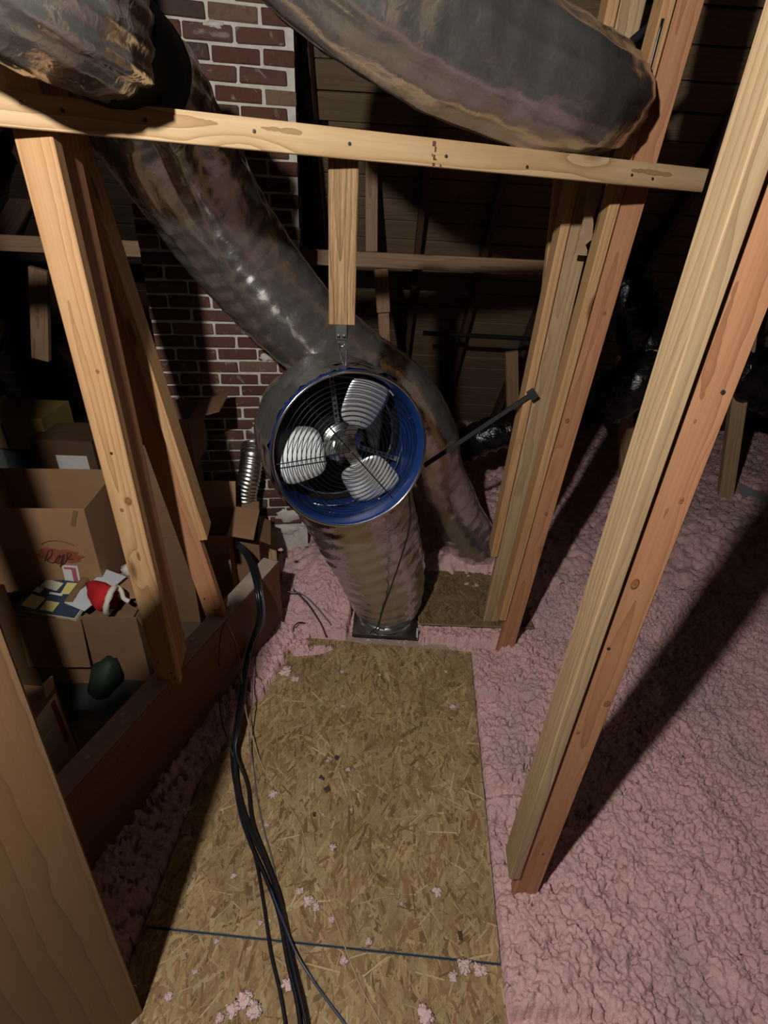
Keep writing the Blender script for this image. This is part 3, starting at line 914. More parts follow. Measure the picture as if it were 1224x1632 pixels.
# angle on the picture (counter-clockwise from the right) -> local angle
loc_up = mat_of(fan).to_3x3().inverted() @ (Vector((0, 0, 1)))
loc_rt = mat_of(fan).to_3x3().inverted() @ (Vector((1, .2, 0)))
def loc_ang(deg):
    a = math.radians(deg)
    v = loc_rt * math.cos(a) + loc_up * math.sin(a)
    return math.atan2(v.y, v.x)
HUBZ = -.085
for dg in (186, 63, -56):
    m4 = Matrix.Translation((0, 0, HUBZ)) @ Matrix.Rotation(loc_ang(dg), 4, 'Z')
    bl = obj('blade', pm, 'blade', fan, m4)
    obj('blade_arm', arm_m, 'galv', bl)
    obj('rivet', MB().lathe([(.0001, .004), (.004, .003), (.005, 0), (.0001, 0)], 8).mesh('rivet'), 'chrome', bl, Matrix.Translation((.105, .012, .016)))
    obj('rivet', bpy.data.meshes['rivet'], 'chrome', bl, Matrix.Translation((.105, -.016, .004)))
obj('hub', MB().lathe([(.0001, .022), (.02, .022), (.022, .012), (.044, .008), (.046, -.012), (.0001, -.014)], 40), 'galv', fan, Matrix.Translation((0, 0, HUBZ)), False)
obj('motor', MB().lathe([(.0001, -.03), (.055, -.03), (.078, -.045), (.08, -.17), (.0001, -.18)], 40), 'galv', fan, Matrix.Translation((0, 0, HUBZ)), False)
for dg in (96, -22, 214):
    m4 = Matrix.Rotation(loc_ang(dg), 4, 'Z')
    s_ = obj('strut', MB().box((.18, 0, -.155), (.20, .02, .003)), 'galv', fan, m4)
    sl = MB()
    for q in range(8):
        sl.box((.10 + q * .021, 0, -.1538), (.010, .008, .0012))
    tag(obj('slot_row', sl, 'soft_black', s_), 'row of dark slots')
gd = MB()
for q in range(15):
    gd.torus(.030 + q * .0172, .0016, .004 - .0009 * q, 72, 5)
obj('guard', gd, 'wire_dark', fan, Matrix.Translation((0, 0, -.012)), True)
for dg in (186, -51, 129):
    a = loc_ang(dg)
    obj('guard_spoke', MB().tube([(.004 * math.cos(a), .004 * math.sin(a), .006), (.13 * math.cos(a), .13 * math.sin(a), .004), (.284 * math.cos(a), .284 * math.sin(a), -.004)], .0023, 6), 'wire_dark', fan, Matrix.Translation((0, 0, -.009)))
tg = loc_ang(42)
tag(obj('rating_tag', MB().box((.312, 0, -.02), (.003, .045, .05)), 'white', fan, Matrix.Rotation(tg, 4, 'Z') @ Matrix.Rotation(.35, 4, 'Y')), 'small white rating tag')
for dg in (20, 92, 205, 300, 255):
    a = loc_ang(dg)
    obj('bolt', MB().lathe([(.0001, .006), (.004, .005), (.005, 0), (.0001, 0)], 8), 'chrome', fan, Matrix.Rotation(a, 4, 'Z') @ Matrix.Translation((.278, 0, -.07)) @ Matrix.Rotation(-PI / 2 + .3, 4, 'Y'))
# hanger: bracket, hook and link
top_rim = FC + mat_of(fan).to_3x3() @ (Vector((math.cos(loc_ang(93)), math.sin(loc_ang(93)), 0)) * .303)
hk = thing('hanger_bracket', 'dark metal hanger with a bright snap link between the weathered post and the fan', 'hanger', Matrix.Translation((-.168, 1.762, 1.845)))
b_ = MB().box((0, 0, -.022), (.034, .034, .05)); b_.box((0, -.004, -.05), (.026, .012, .02))
obj('bracket', b_, 'bracket', hk)
for sx in (-.009, .009):
    obj('bracket_bolt', MB().lathe([(.0001, .005), (.005, .004), (.006, 0), (.0001, 0)], 10), 'chrome', hk, Matrix.Translation((sx, -.0175, -.036)) @ FRONT)
lt = Vector((0, 0, -.058)); lb = top_rim - Vector((-.168, 1.762, 1.845)) + Vector((0, 0, -.002))
dl = (lb - lt)
pts = [lt + dl * t + Vector((s_, 0, 0)) for t, s_ in ((.12, 0), (.25, .011), (.5, .009), (.8, .004), (1, 0), (.8, -.004), (.5, -.009), (.25, -.011), (.12, 0))]
sp, _ = spline(pts, .006)
obj('snap_link', MB().tube(sp, .0026, 8), 'chrome', hk, None, True)
sp, _ = spline([lt + Vector((.008 * math.cos(a), 0, .008 * math.sin(a) - .006)) for a in np.linspace(0, 2 * PI, 10)], .004)
obj('eye_ring', MB().tube(sp, .0024, 8), 'chrome', hk, None, True)

# ================================================================== FOIL DUCTS
def duct_mesh(ctrl, radii, n=56, step=.012, rib=.0035, pitch=.055, fold=.0, seed=0, fold_rng=None, cap=True, end_wr=0.0):
    pts, par = spline(ctrl, step)
    rad = lerp_list(radii, par)
    slen = sum((pts[i + 1] - pts[i]).length for i in range(len(pts) - 1))
    g = random.Random(seed)
    ph = [g.uniform(0, 6.28) for _ in range(12)]
    off = Vector((g.uniform(0, 50), g.uniform(0, 50), g.uniform(0, 50)))
    def fn(i, s, th):
        d = rib * math.sin(2 * PI * s / pitch + math.sin(th * 2 + ph[0]) * .8 + th * .3)
        q = Vector((math.cos(th) * .9, math.sin(th) * .9, s * 3.2)) + off
        d += .009 * mnoise.noise(q * 1.3) + .0035 * mnoise.noise(q * 5)
        if end_wr:
            e_ = math.exp(-(slen - s) / .10) + .6 * math.exp(-abs(s - .42) / .10)
            d += end_wr * e_ * (mnoise.noise(Vector((math.cos(th) * 1.6, math.sin(th) * 1.6, s * 42)) + off))
        if fold:
            k_ = 1.0
            if fold_rng:
                k_ = max(0, 1 - abs((par[i] - fold_rng[0]) / fold_rng[1]))
            d += k_ * fold * (mnoise.noise(Vector((math.cos(th) * 4.2, math.sin(th) * 4.2, s * 1.1)) + off))
        return d
    return MB().tube(pts, rad, n, cap, fn)
# left duct: over the beam, down in front of the chimney, behind the fan
d1 = thing('foil_duct', 'silver insulated duct coming down from top left past the chimney and behind the fan', 'duct', Matrix.Translation(at(400, 420, 2.55)))
D1I = Matrix.Translation(at(400, 420, 2.55)).inverted()
def dpart(parent, inv, name, ctrl, radii, mat, **kw):
    return obj(name, duct_mesh([inv @ Vector(p) for p in ctrl], radii, **kw), mat, parent, None, True)
up_ctrl = [at(-120, -150, 1.20), at(40, -34, 1.27), at(114, 12, 1.36), at(158, 44, 1.45)]
dpart(d1, D1I, 'upper_sleeve', up_ctrl, [.136, .136, .134, .128], 'foil', fold=.02, seed=3, rib=.001)
tag(dpart(d1, D1I, 'collar', [at(150, 40, 1.44), at(190, 78, 1.58), at(215, 108, 1.74)], [.121, .131, .14], 'soft_black', rib=0, seed=1), 'black fabric collar')
dpart(d1, D1I, 'lower_sleeve', [at(202, 98, 1.74), at(228, 145, 1.92), at(276, 245, 2.10), at(378, 398, 2.42), at(474, 512, 2.58), at(562, 582, 2.66), at(635, 630, 2.70), at(675, 690, 2.74), at(700, 770, 2.82), at(745, 850, 3.0), at(790, 890, 3.2)],
      [.145, .175, .20, .21, .205, .195, .18, .175, .17, .17, .17], 'foil_smooth', fold=.045, fold_rng=(1.4, 1.8), seed=5, rib=.0012, pitch=.10)
# right duct lying on the cross beam
d2 = thing('foil_duct', 'fat silver insulated duct lying on the right half of the cross beam', 'duct', Matrix.Translation(at(750, 100, 1.9)))
D2I = Matrix.Translation(at(750, 100, 1.9)).inverted()
dpart(d2, D2I, 'sleeve', [at(420, -190, 1.62), at(560, -60, 1.68), at(680, 30, 1.78), at(790, 95, 1.88), at(880, 138, 1.95), at(935, 158, 2.06), at(960, 160, 2.22), at(965, 150, 2.5)],
      [.17, .172, .172, .172, .165, .155, .15, .145], 'foil_smooth', fold=.02, seed=8, rib=.0012, pitch=.12)
# fan duct
BXZ = .02
d3 = thing('foil_duct', 'silver insulated duct dropping from the back of the blue fan to its floor plate', 'duct', Matrix.Translation((.04, 2.47, BXZ)))
D3I = Matrix.Translation((.04, 2.47, BXZ)).inverted()
dpart(d3, D3I, 'sleeve', [FC - FN * .055, FC - FN * .16, FC - FN * .28, Vector((-.215, 2.28, 1.10)), Vector((-.105, 2.36, .75)), Vector((.0, 2.42, .40)), Vector((.045, 2.46, .16)), Vector((.05, 2.47, .06))],
      [.312, .314, .31, .30, .275, .245, .205, .165], 'foil', fold=.012, end_wr=.012, seed=12, step=.007, rib=.0022, pitch=.085, cap=False)
tag(obj('cuff', MB().tube([D3I @ (FC - FN * .004), D3I @ (FC - FN * .05), D3I @ (FC - FN * .09)], [.305, .312, .318], 72, False, lambda i, s, th: .004 * math.sin(th * 17) + .005 * math.sin(th * 31 + 1)), 'foil', d3, None, True), 'crinkled foil cuff round the fan')
pl = thing('floor_plate', 'bright galvanised square plate under the fan duct at the end of the walkway', 'plate', Matrix.Translation((.045, 2.46, .0)))
obj('plate', MB().box((0, 0, .006), (.375, .36, .004)), 'galv', pl)
fl = MB().box((0, -.18, .016), (.375, .003, .02)); fl.box((-.187, 0, .016), (.003, .36, .02)); fl.box((0, .18, .016), (.375, .003, .02))
obj('flange', fl, 'galv', pl)
obj('pale_clip', MB().box((.187, -.15, .025), (.006, .06, .035)), 'white', pl)
obj('round_collar', MB().lathe([(.168, 0), (.168, .06), (.165, .06), (.165, 0)], 48), 'galv', pl, Matrix.Translation((0, 0, .008)), True)
# small bare flexible duct against the chimney
sp, par = spline([at(402, 712, 2.92), at(401, 730, 2.85), at(397, 760, 2.80), at(391, 790, 2.77), at(394, 820, 2.75), at(402, 850, 2.73), at(408, 878, 2.71)], .006)
b = MB().tube(sp, .066, 40, True, lambda i, s, th: .0035 * math.sin(2 * PI * s / .022 + th))
o = obj('flex_duct', b, 'alu_duct', None, None, True); tag(o, 'small ribbed aluminium duct bending down the chimney face', 'duct')
# dark ducts in the depth
for ctrl, r, lab in (([at(640, 735, 3.7), at(720, 715, 3.6), at(790, 690, 3.5), at(880, 665, 3.7)], .12, 'black plastic-wrapped duct lying low behind the black strap'),
                     ([at(960, 380, 3.9), at(1010, 500, 3.7), at(1035, 570, 3.6), at(1010, 610, 3.5), at(960, 640, 3.6)], .17, 'black shiny duct hanging between the two right posts'),
                     ([at(1120, 560, 4.0), at(1200, 600, 3.9), at(1290, 640, 3.9)], .20, 'black shiny duct at the right edge behind the near post')):
    o = obj('wrapped_duct', duct_mesh(ctrl, [r] * len(ctrl), n=32, step=.03, rib=.012, pitch=.09, seed=int(r * 100)), 'black_film', None, None, True); tag(o, lab, 'duct')
sh = [at(1178, 770, 3.9), at(1250, 800, 3.7), at(1290, 900, 3.5), at(1185, 830, 3.75)]
b = MB(); nn_ = (sh[1] - sh[0]).cross(sh[3] - sh[0]).normalized() * .02
b.add(sh + [p + nn_ for p in sh], [(0, 1, 2, 3), (7, 6, 5, 4), (0, 4, 5, 1), (1, 5, 6, 2), (2, 6, 7, 3), (3, 7, 4, 0)])
o = obj('grey_panel', b, 'grey_plastic'); tag(o, 'flat grey panel lying tilted at the far right edge', 'panel')

# black strap bar
pa, pb = at(676, 742, 2.36), at(848, 628, 2.385)
st_ = thing('strap_bar', 'black bar running from behind the fan to the greyish double post', 'bar', frame(pa, pb - pa, (0, -1, .3)))
obj('bar', MB().bar(.022, .012, (pb - pa).length, .002), 'black', st_)
obj('end_cap', MB().box((0, 0, (pb - pa).length), (.046, .04, .036)), 'black', st_)
obj('screw_head', MB().lathe([(.0001, .005), (.005, .003), (.006, 0), (.0001, 0)], 10), 'chrome', st_, Matrix.Translation((.002, -.015, (pb - pa).length)) @ FRONT)

# ================================================================== CABLES
def cable(name, label, pts, r, mat, group=None, step=.02, n=8):
    sp, _ = spline(pts, step)
    o = obj(name, MB().tube(sp, r, n), mat, None, None, True)
    return tag(o, label, 'cable' if 'cable' in name or 'wire' in name else name.split('_')[-1], group)
ZT = .022
def fl_(px, py, z=ZT): return atz(px, py, z)
start = [atz(376, 868, .60), atz(392, 884, .57), atz(404, 912, .54), atz(407, 942, .515) + Vector((.012, 0, .0)), atz(404, 985, .40) + Vector((.03, 0, 0))]
cable('power_cable', 'thick black cable at the left of the bundle, running down the whole walkway', [p + Vector((-.01, 0, 0)) for p in start] + [fl_(394, 1040, .19), fl_(382, 1110, .13), fl_(374, 1160, .09), fl_(369, 1200, .05), fl_(374, 1250, .02), fl_(390, 1310, .016), fl_(408, 1372, .012), fl_(420, 1440, .012), fl_(432, 1520, .012), fl_(446, 1580, .012), fl_(456, 1640, .012), fl_(462, 1700, .012)], .0058, 'cable_black')
cable('power_cable', 'glossy black cable in the middle of the bundle, ending at the bottom edge', start + [fl_(397, 1040, .20), fl_(385, 1110, .14), fl_(378, 1160, .10), fl_(373, 1200, .06), fl_(380, 1260, .026), fl_(398, 1320, .024), fl_(428, 1385, .02), fl_(450, 1450, .018), fl_(466, 1530, .016), fl_(484, 1600, .014), fl_(498, 1680, .014)], .0085, 'cable_black')
cable('power_cable', 'black cable twisted over the right of the bundle', [p + Vector((.012, .005, .01)) for p in start] + [fl_(399, 1040, .21), fl_(388, 1110, .15), fl_(380, 1165, .11), fl_(376, 1200, .07), fl_(394, 1250, .03), fl_(402, 1310, .034), fl_(424, 1370, .034), fl_(446, 1430, .03), fl_(458, 1500, .028), fl_(472, 1560, .026), fl_(486, 1620, .022), fl_(500, 1700, .02)], .0065, 'cable_black')
cable('power_cable', 'black cable on the inside of the bundle loop', [p + Vector((-.004, .012, .006)) for p in start] + [fl_(396, 1045, .19), fl_(386, 1112, .13), fl_(377, 1165, .09), fl_(372, 1205, .05), fl_(378, 1270, .016), fl_(396, 1335, .014), fl_(424, 1400, .014), fl_(444, 1455, .013), fl_(458, 1530, .013), fl_(474, 1600, .013), fl_(484, 1680, .013)], .0075, 'cable_black')
cable('power_cable', 'blue-grey cable leaving the bundle to the lower right', [p + Vector((.016, 0, .004)) for p in start] + [fl_(401, 1035, .20), fl_(391, 1100, .14), fl_(382, 1160, .09), fl_(372, 1215, .04), fl_(380, 1290, .01), fl_(398, 1345, .01), fl_(424, 1400, .012), fl_(448, 1460, .03), fl_(470, 1515, .03), fl_(494, 1555, .012), fl_(520, 1592, .01), fl_(556, 1640, .01), fl_(600, 1700, .01)], .0042, 'cable_blue')
cable('thin_wire', 'thin grey wire lying right of the black bundle', [p + Vector((.022, 0, .0)) for p in start] + [fl_(404, 1040, .17), fl_(402, 1110, .11), fl_(398, 1180, .05), fl_(404, 1222, .008), fl_(410, 1270, .006), fl_(420, 1320, .006), fl_(434, 1370, .006), fl_(442, 1410, .01), fl_(452, 1450, .014)], .0028, 'cable_grey')
cable('thin_wire', 'dark thin wire hanging down the stringer face left of the bundle', [at(364, 985, 1.80), at(352, 1012, 1.70), fl_(349, 1085, .19), fl_(352, 1140, .13), fl_(366, 1188, .09), fl_(374, 1210, .06)], .003, 'cable_brown')
cable('thin_wire', 'tan thin wire wandering from the stringer down to the bottom edge', [at(360, 988, 1.83), at(366, 1000, 1.80), fl_(380, 1040, .24), fl_(390, 1120, .12), fl_(398, 1160, .07), fl_(420, 1225, .006), fl_(450, 1270, .006), fl_(478, 1315, .005), fl_(492, 1360, .005), fl_(512, 1415, .005), fl_(532, 1460, .005), fl_(552, 1515, .005), fl_(576, 1575, .005), fl_(604, 1625, .005), fl_(640, 1690, .005)], .0022, 'cable_tan')
cable('thin_wire', 'dark wire curling in the insulation left of the floor plate', [atz(468, 940, .16), atz(490, 962, .11), atz(512, 995, .05), atz(520, 1015, .02)], .005, 'cable_brown')
cable('thin_wire', 'pale wire over the insulation left of the floor plate', [atz(458, 943, .16), atz(480, 946, .15), atz(505, 968, .10), atz(528, 996, .05)], .004, 'cable_grey')
cable('thin_wire', 'short dark hook of wire sticking out of the insulation', [atz(490, 994, .03), atz(476, 992, .07), atz(467, 1002, .06), atz(470, 1015, .02)], .004, 'cable_brown')
cable('fan_cord', 'thin black cord from the fan down over its foil duct', [FC + Vector((.23, .12, -.19)), at(654, 828, 2.02), at(645, 870, 2.06), at(627, 925, 2.13), at(610, 972, 2.20), at(602, 998, 2.24), at(590, 1009, 2.26)], .0042, 'cable_black')
cable('black_hose', 'black hose passing behind the reddish post beside the fat duct', [at(945, 110, 2.52), at(985, 84, 2.45), at(1020, 55, 2.40), at(1060, 20, 2.40), at(1110, -30, 2.4)], .014, 'soft_black')
cable('thin_wire', 'black wire running down the reddish post beside the fat duct', [at(1056, 30, 2.2), at(1030, 130, 2.2), at(1012, 185, 2.18), at(985, 228, 2.16), at(955, 250, 2.14)], .006, 'cable_black')

# ================================================================== LEFT STORAGE
def carton(name, label, corner, w_, d_, h_, yaw, mat='card', open_=True, flaps=(), th=.005, group=None):
    """open carton: four walls and bottom in one mesh, flaps as parts; corner = front left bottom"""
    c, s = math.cos(yaw), math.sin(yaw)
    m4 = Matrix(((c, -s, 0, corner[0]), (s, c, 0, corner[1]), (0, 0, 1, corner[2]), (0, 0, 0, 1)))
    t = thing(name, label, 'box', m4, group)
    b = MB()
    b.box((w_ / 2, th / 2, h_ / 2), (w_, th, h_), None, .0015); b.box((w_ / 2, d_ - th / 2, h_ / 2), (w_, th, h_), None, .0015)
    b.box((th / 2, d_ / 2, h_ / 2), (th, d_, h_), None, .0015); b.box((w_ - th / 2, d_ / 2, h_ / 2), (th, d_, h_), None, .0015)
    b.box((w_ / 2, d_ / 2, th / 2), (w_, d_, th))
    if not open_:
        b.box((w_ / 2, d_ / 4, h_), (w_, d_ / 2 - .002, th), None, .002); b.box((w_ / 2, d_ * .75, h_), (w_, d_ / 2 - .002, th), None, .002)
    obj('carton', b, mat, t)
    for edge, ln, ang in flaps:                       # ang: 0 upright, 90 level outwards, 170 hanging down
        a = math.radians(ang)
        if edge in 'fb':
            y0 = 0 if edge == 'f' else d_
            sg = -1 if edge == 'f' else 1
            m = Matrix.Translation((w_ / 2, y0, h_)) @ Matrix.Rotation(-sg * a, 4, 'X')
            f_ = MB().box((0, 0, ln / 2), (w_ - .006, th * .8, ln), None, .003)
        else:
            x0 = 0 if edge == 'l' else w_
            sg = -1 if edge == 'l' else 1
            m = Matrix.Translation((x0, d_ / 2, h_)) @ Matrix.Rotation(sg * a, 4, 'Y')
            f_ = MB().box((0, 0, ln / 2), (th * .8, d_ - .006, ln), None, .003)
        obj('flap', f_, mat, t, m)
    return t
# big open carton with brown print
P0, P1 = at(160, 940, 2.135), at(137, 812, 2.135)
bw, bh, bd = .60, P1.z - P0.z + .02, .42
yaw = math.radians(5)
big = carton('cardboard_box', 'big open cardboard box with brown marker writing and a red and white label', (P1.x - bw * math.cos(yaw) - .01, 2.135 - bw * math.sin(yaw), P0.z - .02), bw, bd, bh, yaw, 'card', True, ())
def big_front(px, py):
    m = mat_of(big); nrm = m.to_3x3() @ Vector((0, -1, 0)); r = ray(px, py)
    return m.inverted() @ (EYE + r * ((m.translation - EYE).dot(nrm) / r.dot(nrm)))
pr = MB()
rr = random.Random(2)
pc = big_front(94, 885)
vs = []
for j in range(22):
    a = 2 * PI * j / 22
    vs.append((pc.x + .115 * math.cos(a) * rr.uniform(.75, 1.1), -.0035, pc.z + .045 * math.sin(a) * rr.uniform(.7, 1.15) - .05 * math.cos(a) * .12))
pr.add(vs + [(x, .002, z) for x, _, z in vs], [tuple(range(22)), tuple(range(43, 21, -1))] + [(j, (j + 1) % 22, 22 + (j + 1) % 22, 22 + j) for j in range(22)])
tag(obj('printed_patch', pr, 'print_red', big), 'worn reddish print')
scr = [big_front(*p) for p in ((72, 893), (78, 878), (84, 876), (82, 886), (76, 892), (86, 896), (92, 888), (97, 884), (94, 892), (90, 896), (97, 896), (100, 886), (103, 883), (101, 893), (97, 902), (106, 893), (109, 880), (114, 884), (108, 890), (118, 890))]
sp, _ = spline([(p.x, -.0045, p.z) for p in scr], .006)
tag(obj('marker_writing', MB().tube(sp, .0032, 6), 'ink_brown', big), 'brown marker scrawl')
sp, _ = spline([(p.x, -.0045, p.z) for p in [big_front(*q) for q in ((66, 866), (80, 861), (100, 862), (118, 868))]], .01)
obj('marker_line', MB().tube(sp, .0025, 6), 'print_red', big)
la = big_front(115, 917)
lb_ = obj('label', MB().box((0, 0, 0), (.075, .002, .13)), 'white', big, Matrix.Translation((la.x, -.0035, la.z)) @ Matrix.Rotation(math.radians(4), 4, 'Y'))
lq = MB().box((.016, -.0012, .0), (.022, .0012, .105)); lq.box((-.01, -.0012, .048), (.04, .0012, .012)); lq.box((-.004, -.0012, -.048), (.018, .0012, .016))
tag(obj('label_print', lq, 'pink_print', lb_), 'dull red print')
tp = MB().box((.545, -.003, bh - .05), (.02, .0015, .09), Matrix.Rotation(.35, 3, 'Y'))
obj('torn_tape', tp, 'card_dark', big)
# plain carton it stands on
carton('cardboard_box', 'closed brown carton hidden under the big open box', (P1.x - .62, 2.145 - .03, -.105), .58, .40, P0.z + .08, yaw, 'card_dark', False)
# lower open carton full of odds and ends
F0 = at(158, 985, 1.93)
low = carton('cardboard_box', 'low open carton in front of the big box, its wide front flap hanging down', (F0.x - .50, 1.90, -.105), .68, .185, F0.z + .115, math.radians(3), 'card_dark', True,
             (('r', .26, 160),))
obj('flap', MB().box((.21, -.03, F0.z + .115 - .15), (.42, .005, .29), Matrix.Rotation(-.13, 3, 'X'), .004), 'card_dark', low)
LOWZ = F0.z + .01
fill = carton('cardboard_box', 'flat carton sunk inside the low open one, under the book', (F0.x - .46, 1.925, -.09), .60, .15, LOWZ + .05, math.radians(3), 'card_dark', False)
# checkered book
c4 = [at(128, 922, 2.16), at(133, 938, 2.04), at(98, 967, 1.93), at(40, 962, 1.98)]
bc = at(92, 946, 2.02)
bz = LOWZ + .022
bk_ = thing('picture_book', 'flat book with a yellow and navy checkered cover on the low carton', 'book', Matrix.Translation((bc.x, bc.y, bz)) @ Matrix.Rotation(math.radians(-8), 4, 'Z') @ Matrix.Rotation(math.radians(14), 4, 'X'))
obj('cover', MB().box((0, 0, 0), (.30, .20, .028), None, .001), 'navy', bk_)
obj('page_block', MB().box((0.004, -.002, -.001), (.298, .202, .020)), 'cream', bk_)
for i, (x, y, w_, h_, mt) in enumerate([(-.10, -.05, .085, .07, 'yellow'), (-.005, -.06, .07, .055, 'yellow'), (.025, .055, .055, .07, 'yellow'), (-.075, .06, .10, .05, 'cream'), (-.02, .012, .07, .012, 'white'), (.075, -.01, .03, .01, 'white'), (-.12, .02, .04, .03, 'cream')]):
    obj('cover_patch', MB().box((x, y, .0146), (w_, h_, .0012), Matrix.Rotation(.12 * (i % 3 - 1), 3, 'Z')), mt, bk_)
# brown rolled tube
ra, rb = at(112, 968, 1.96), at(150, 936, 2.18)
ra.z = LOWZ + .05; rb.z = LOWZ + .06
o = obj('cardboard_tube', MB().tube([ra, rb], .022, 16), 'card_dark', None, None, False); tag(o, 'brown cardboard roll beside the checkered book', 'tube')
# papers
pp = Matrix.Translation(Vector((at(152, 958, 2.02).x, 2.05, LOWZ + .066)))
o = obj('paper_sheet', MB().box((0, 0, 0), (.13, .26, .004), None, .002), 'paper', None, pp @ Matrix.Rotation(math.radians(-22), 4, 'Z') @ Matrix.Rotation(.12, 4, 'X')); tag(o, 'bluish white papers between the brown roll and the red cap', 'paper')
# red cap with white trim
cp = at(172, 972, 1.98); cp.z = LOWZ + .06
cap = thing('red_cap', 'red cloth cap with white fluffy trim on the low carton', 'cap', Matrix.Translation(cp))
cb = MB().tube([(-.11, .08, .02), (-.06, .04, .035), (0, 0, .035), (.045, -.03, .03)], [.02, .045, .06, .066], 18, True, lambda i, s, th: .008 * math.sin(th * 3 + i) - (.02 if math.sin(th) < -.5 else 0))
obj('cloth', cb, 'red', cap, None, True)
sp, _ = spline([(.05 + .02 * math.sin(a), -.03 + .066 * math.cos(a) * .8, .03 + .066 * math.sin(a)) for a in np.linspace(0, 2 * PI, 14)], .012)
obj('white_trim', MB().tube(sp, .014, 10, True, lambda i, s, th: random.uniform(-.003, .003)), 'fluff_white', cap, None, True)
sp, _ = spline([(.05, 0.02, .085), (.085, .01, .06), (.10, -.01, .03), (.13, -.02, .02)], .01)
obj('white_band', MB().tube(sp, [.011] * len(sp), 10), 'fluff_white', cap, None, True)
wr = at(205, 912, 2.2)
o = obj('tissue_wad', MB().tube([Vector((-.03, 0, 0)), Vector((0, .01, .01)), Vector((.04, .02, 0))], [.02, .035, .02], 12, True, lambda i, s, th: random.uniform(-.008, .008)), 'fluff_white', None, Matrix.Translation(Vector((wr.x, 2.2, LOWZ + .07))), True)
tag(o, 'crumpled white tissue behind the bright pine post', 'tissue')
wt = at(195, 930, 2.14)
o = obj('carton_flap', MB().box((0, 0, 0), (.30, .20, .006), None, .004), 'card', None, Matrix.Translation((wt.x, 2.12, LOWZ + .035)) @ Matrix.Rotation(.3, 4, 'Z') @ Matrix.Rotation(.1, 4, 'X')); tag(o, 'loose cardboard sheet beside the red cap', 'cardboard')
# printed white and red carton near the camera
rp = atz(128, 1268, -.05)
rb_h = at(98, 1092, rp.y).z + .105
red = carton('printed_box', 'brown carton with red and cream printed side, next to the near left post', (rp.x - .335, rp.y - .50, -.105), .40, .50, rb_h, math.radians(-2), 'card_dark', False, ())
X_ = .40
def red_side(y0, y1, z0, z1, mt, nm, px=.0015):
    obj(nm, MB().box((X_ + .002, (y0 + y1) / 2, (z0 + z1) / 2), (.003, y1 - y0, z1 - z0)), mt, red)
red_side(.02, .49, .03, rb_h - .015, 'cream', 'printed_side')
for y0, y1, z0, z1, mt in ((.05, .30, rb_h - .10, rb_h - .045, 'dark_red'), (.06, .44, rb_h - .20, rb_h - .115, 'white'), (.455, .475, rb_h - .25, rb_h - .03, 'dark_red'), (.20, .33, .05, rb_h - .26, 'card_dark'), (.05, .15, .05, rb_h - .24, 'card')):
    obj('print_field', MB().box((X_ + .0045, (y0 + y1) / 2, (z0 + z1) / 2), (.002, y1 - y0, z1 - z0)), mt, red)
obj('lid_lip', MB().box((X_ - .004, .48, rb_h + .025), (.006, .05, .06), Matrix.Rotation(-.2, 3, 'X')), 'card_pale', red)
# narrow carton edge between the near post and the low carton
e0 = at(20, 1010, 1.55)
carton('cardboard_box', 'grey-brown carton corner peeping out beside the near left post', (e0.x - .62, 1.62, -.105), .36, .26, e0.z + .06, .05, 'card_dark', False)
# black sheet on the floor
b = MB(); n_ = 26
for i in range(n_ + 1):
    for j in range(n_ + 1):
        x, y = -1.95 + i / n_ * .95, 1.02 + j / n_ * 1.05
        x = min(x, str_x(y) - .105)
        z = -.085 + .07 * max(0, mnoise.noise(Vector((x * 4, y * 4, 1)))) + .02 * mnoise.noise(Vector((x * 11, y * 11, 2)))
        b.v.append((x, y, z))
for i in range(n_):
    for j in range(n_):
        a = i * (n_ + 1) + j
        b.f.append((a, a + n_ + 1, a + n_ + 2, a + 1))
o = obj('plastic_sheet', b, 'sheet', None, None, True); tag(o, 'crumpled black plastic sheet on the floor behind the stringer', 'sheet')
# green cloth stuffed beside the low carton
gc = at(178, 1050, 1.98)
o = obj('green_bag', MB().tube([Vector((-.05, 0, -.05)), Vector((0, .02, .05)), Vector((.04, .03, .12))], [.06, .08, .03], 14, True, lambda i, s, th: random.uniform(-.014, .014)), 'green', None, Matrix.Translation((gc.x + .02, 1.86, .0)), True)
tag(o, 'dark green bag squeezed beside the low carton', 'bag')
# cartons in the dark at the back
def at_box(px0, px1, py_top, py_bot, Y, d_, lab, mat, yaw_=0.05, open_=False, flaps=(), name='cardboard_box'):
    a, b_2 = at(px0, py_bot, Y), at(px1, py_bot, Y)
    return carton(name, lab, (a.x, Y, a.z), abs(b_2.x - a.x), d_, at((px0 + px1) / 2, py_top, Y).z - a.z, yaw_, mat, open_, flaps)
ye = at_box(-60, 74, 668, 712, 3.1, .35, 'yellowish long carton on top of the dark pile at the left edge', 'yellow_box')
obj('strap_band', MB().box((.30, -.003, .08), (.016, .003, .17)), 'soft_black', ye)
at_box(-60, 62, 714, 900, 3.12, .35, 'grey plastic tote under the yellowish carton', 'grey_plastic', name='plastic_tote')
wb = at_box(95, 182, 706, 860, 3.0, .3, 'brown carton with a white panel behind the big open box', 'card_shaded')
_w, _h = at(182, 860, 3.0).x - at(95, 860, 3.0).x, at(138, 706, 3.0).z - at(138, 860, 3.0).z
obj('white_panel', MB().box((_w * .62, -.004, _h * .80), (_w * .5, .003, _h * .17)), 'white', wb)
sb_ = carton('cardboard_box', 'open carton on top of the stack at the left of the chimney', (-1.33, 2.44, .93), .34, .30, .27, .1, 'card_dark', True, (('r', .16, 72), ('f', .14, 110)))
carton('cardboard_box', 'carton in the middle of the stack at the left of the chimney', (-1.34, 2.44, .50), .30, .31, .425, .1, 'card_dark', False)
carton('cardboard_box', 'bottom carton of the stack at the left of the chimney', (-1.32, 2.43, -.105), .34, .33, .60, .06, 'card_dark', False)
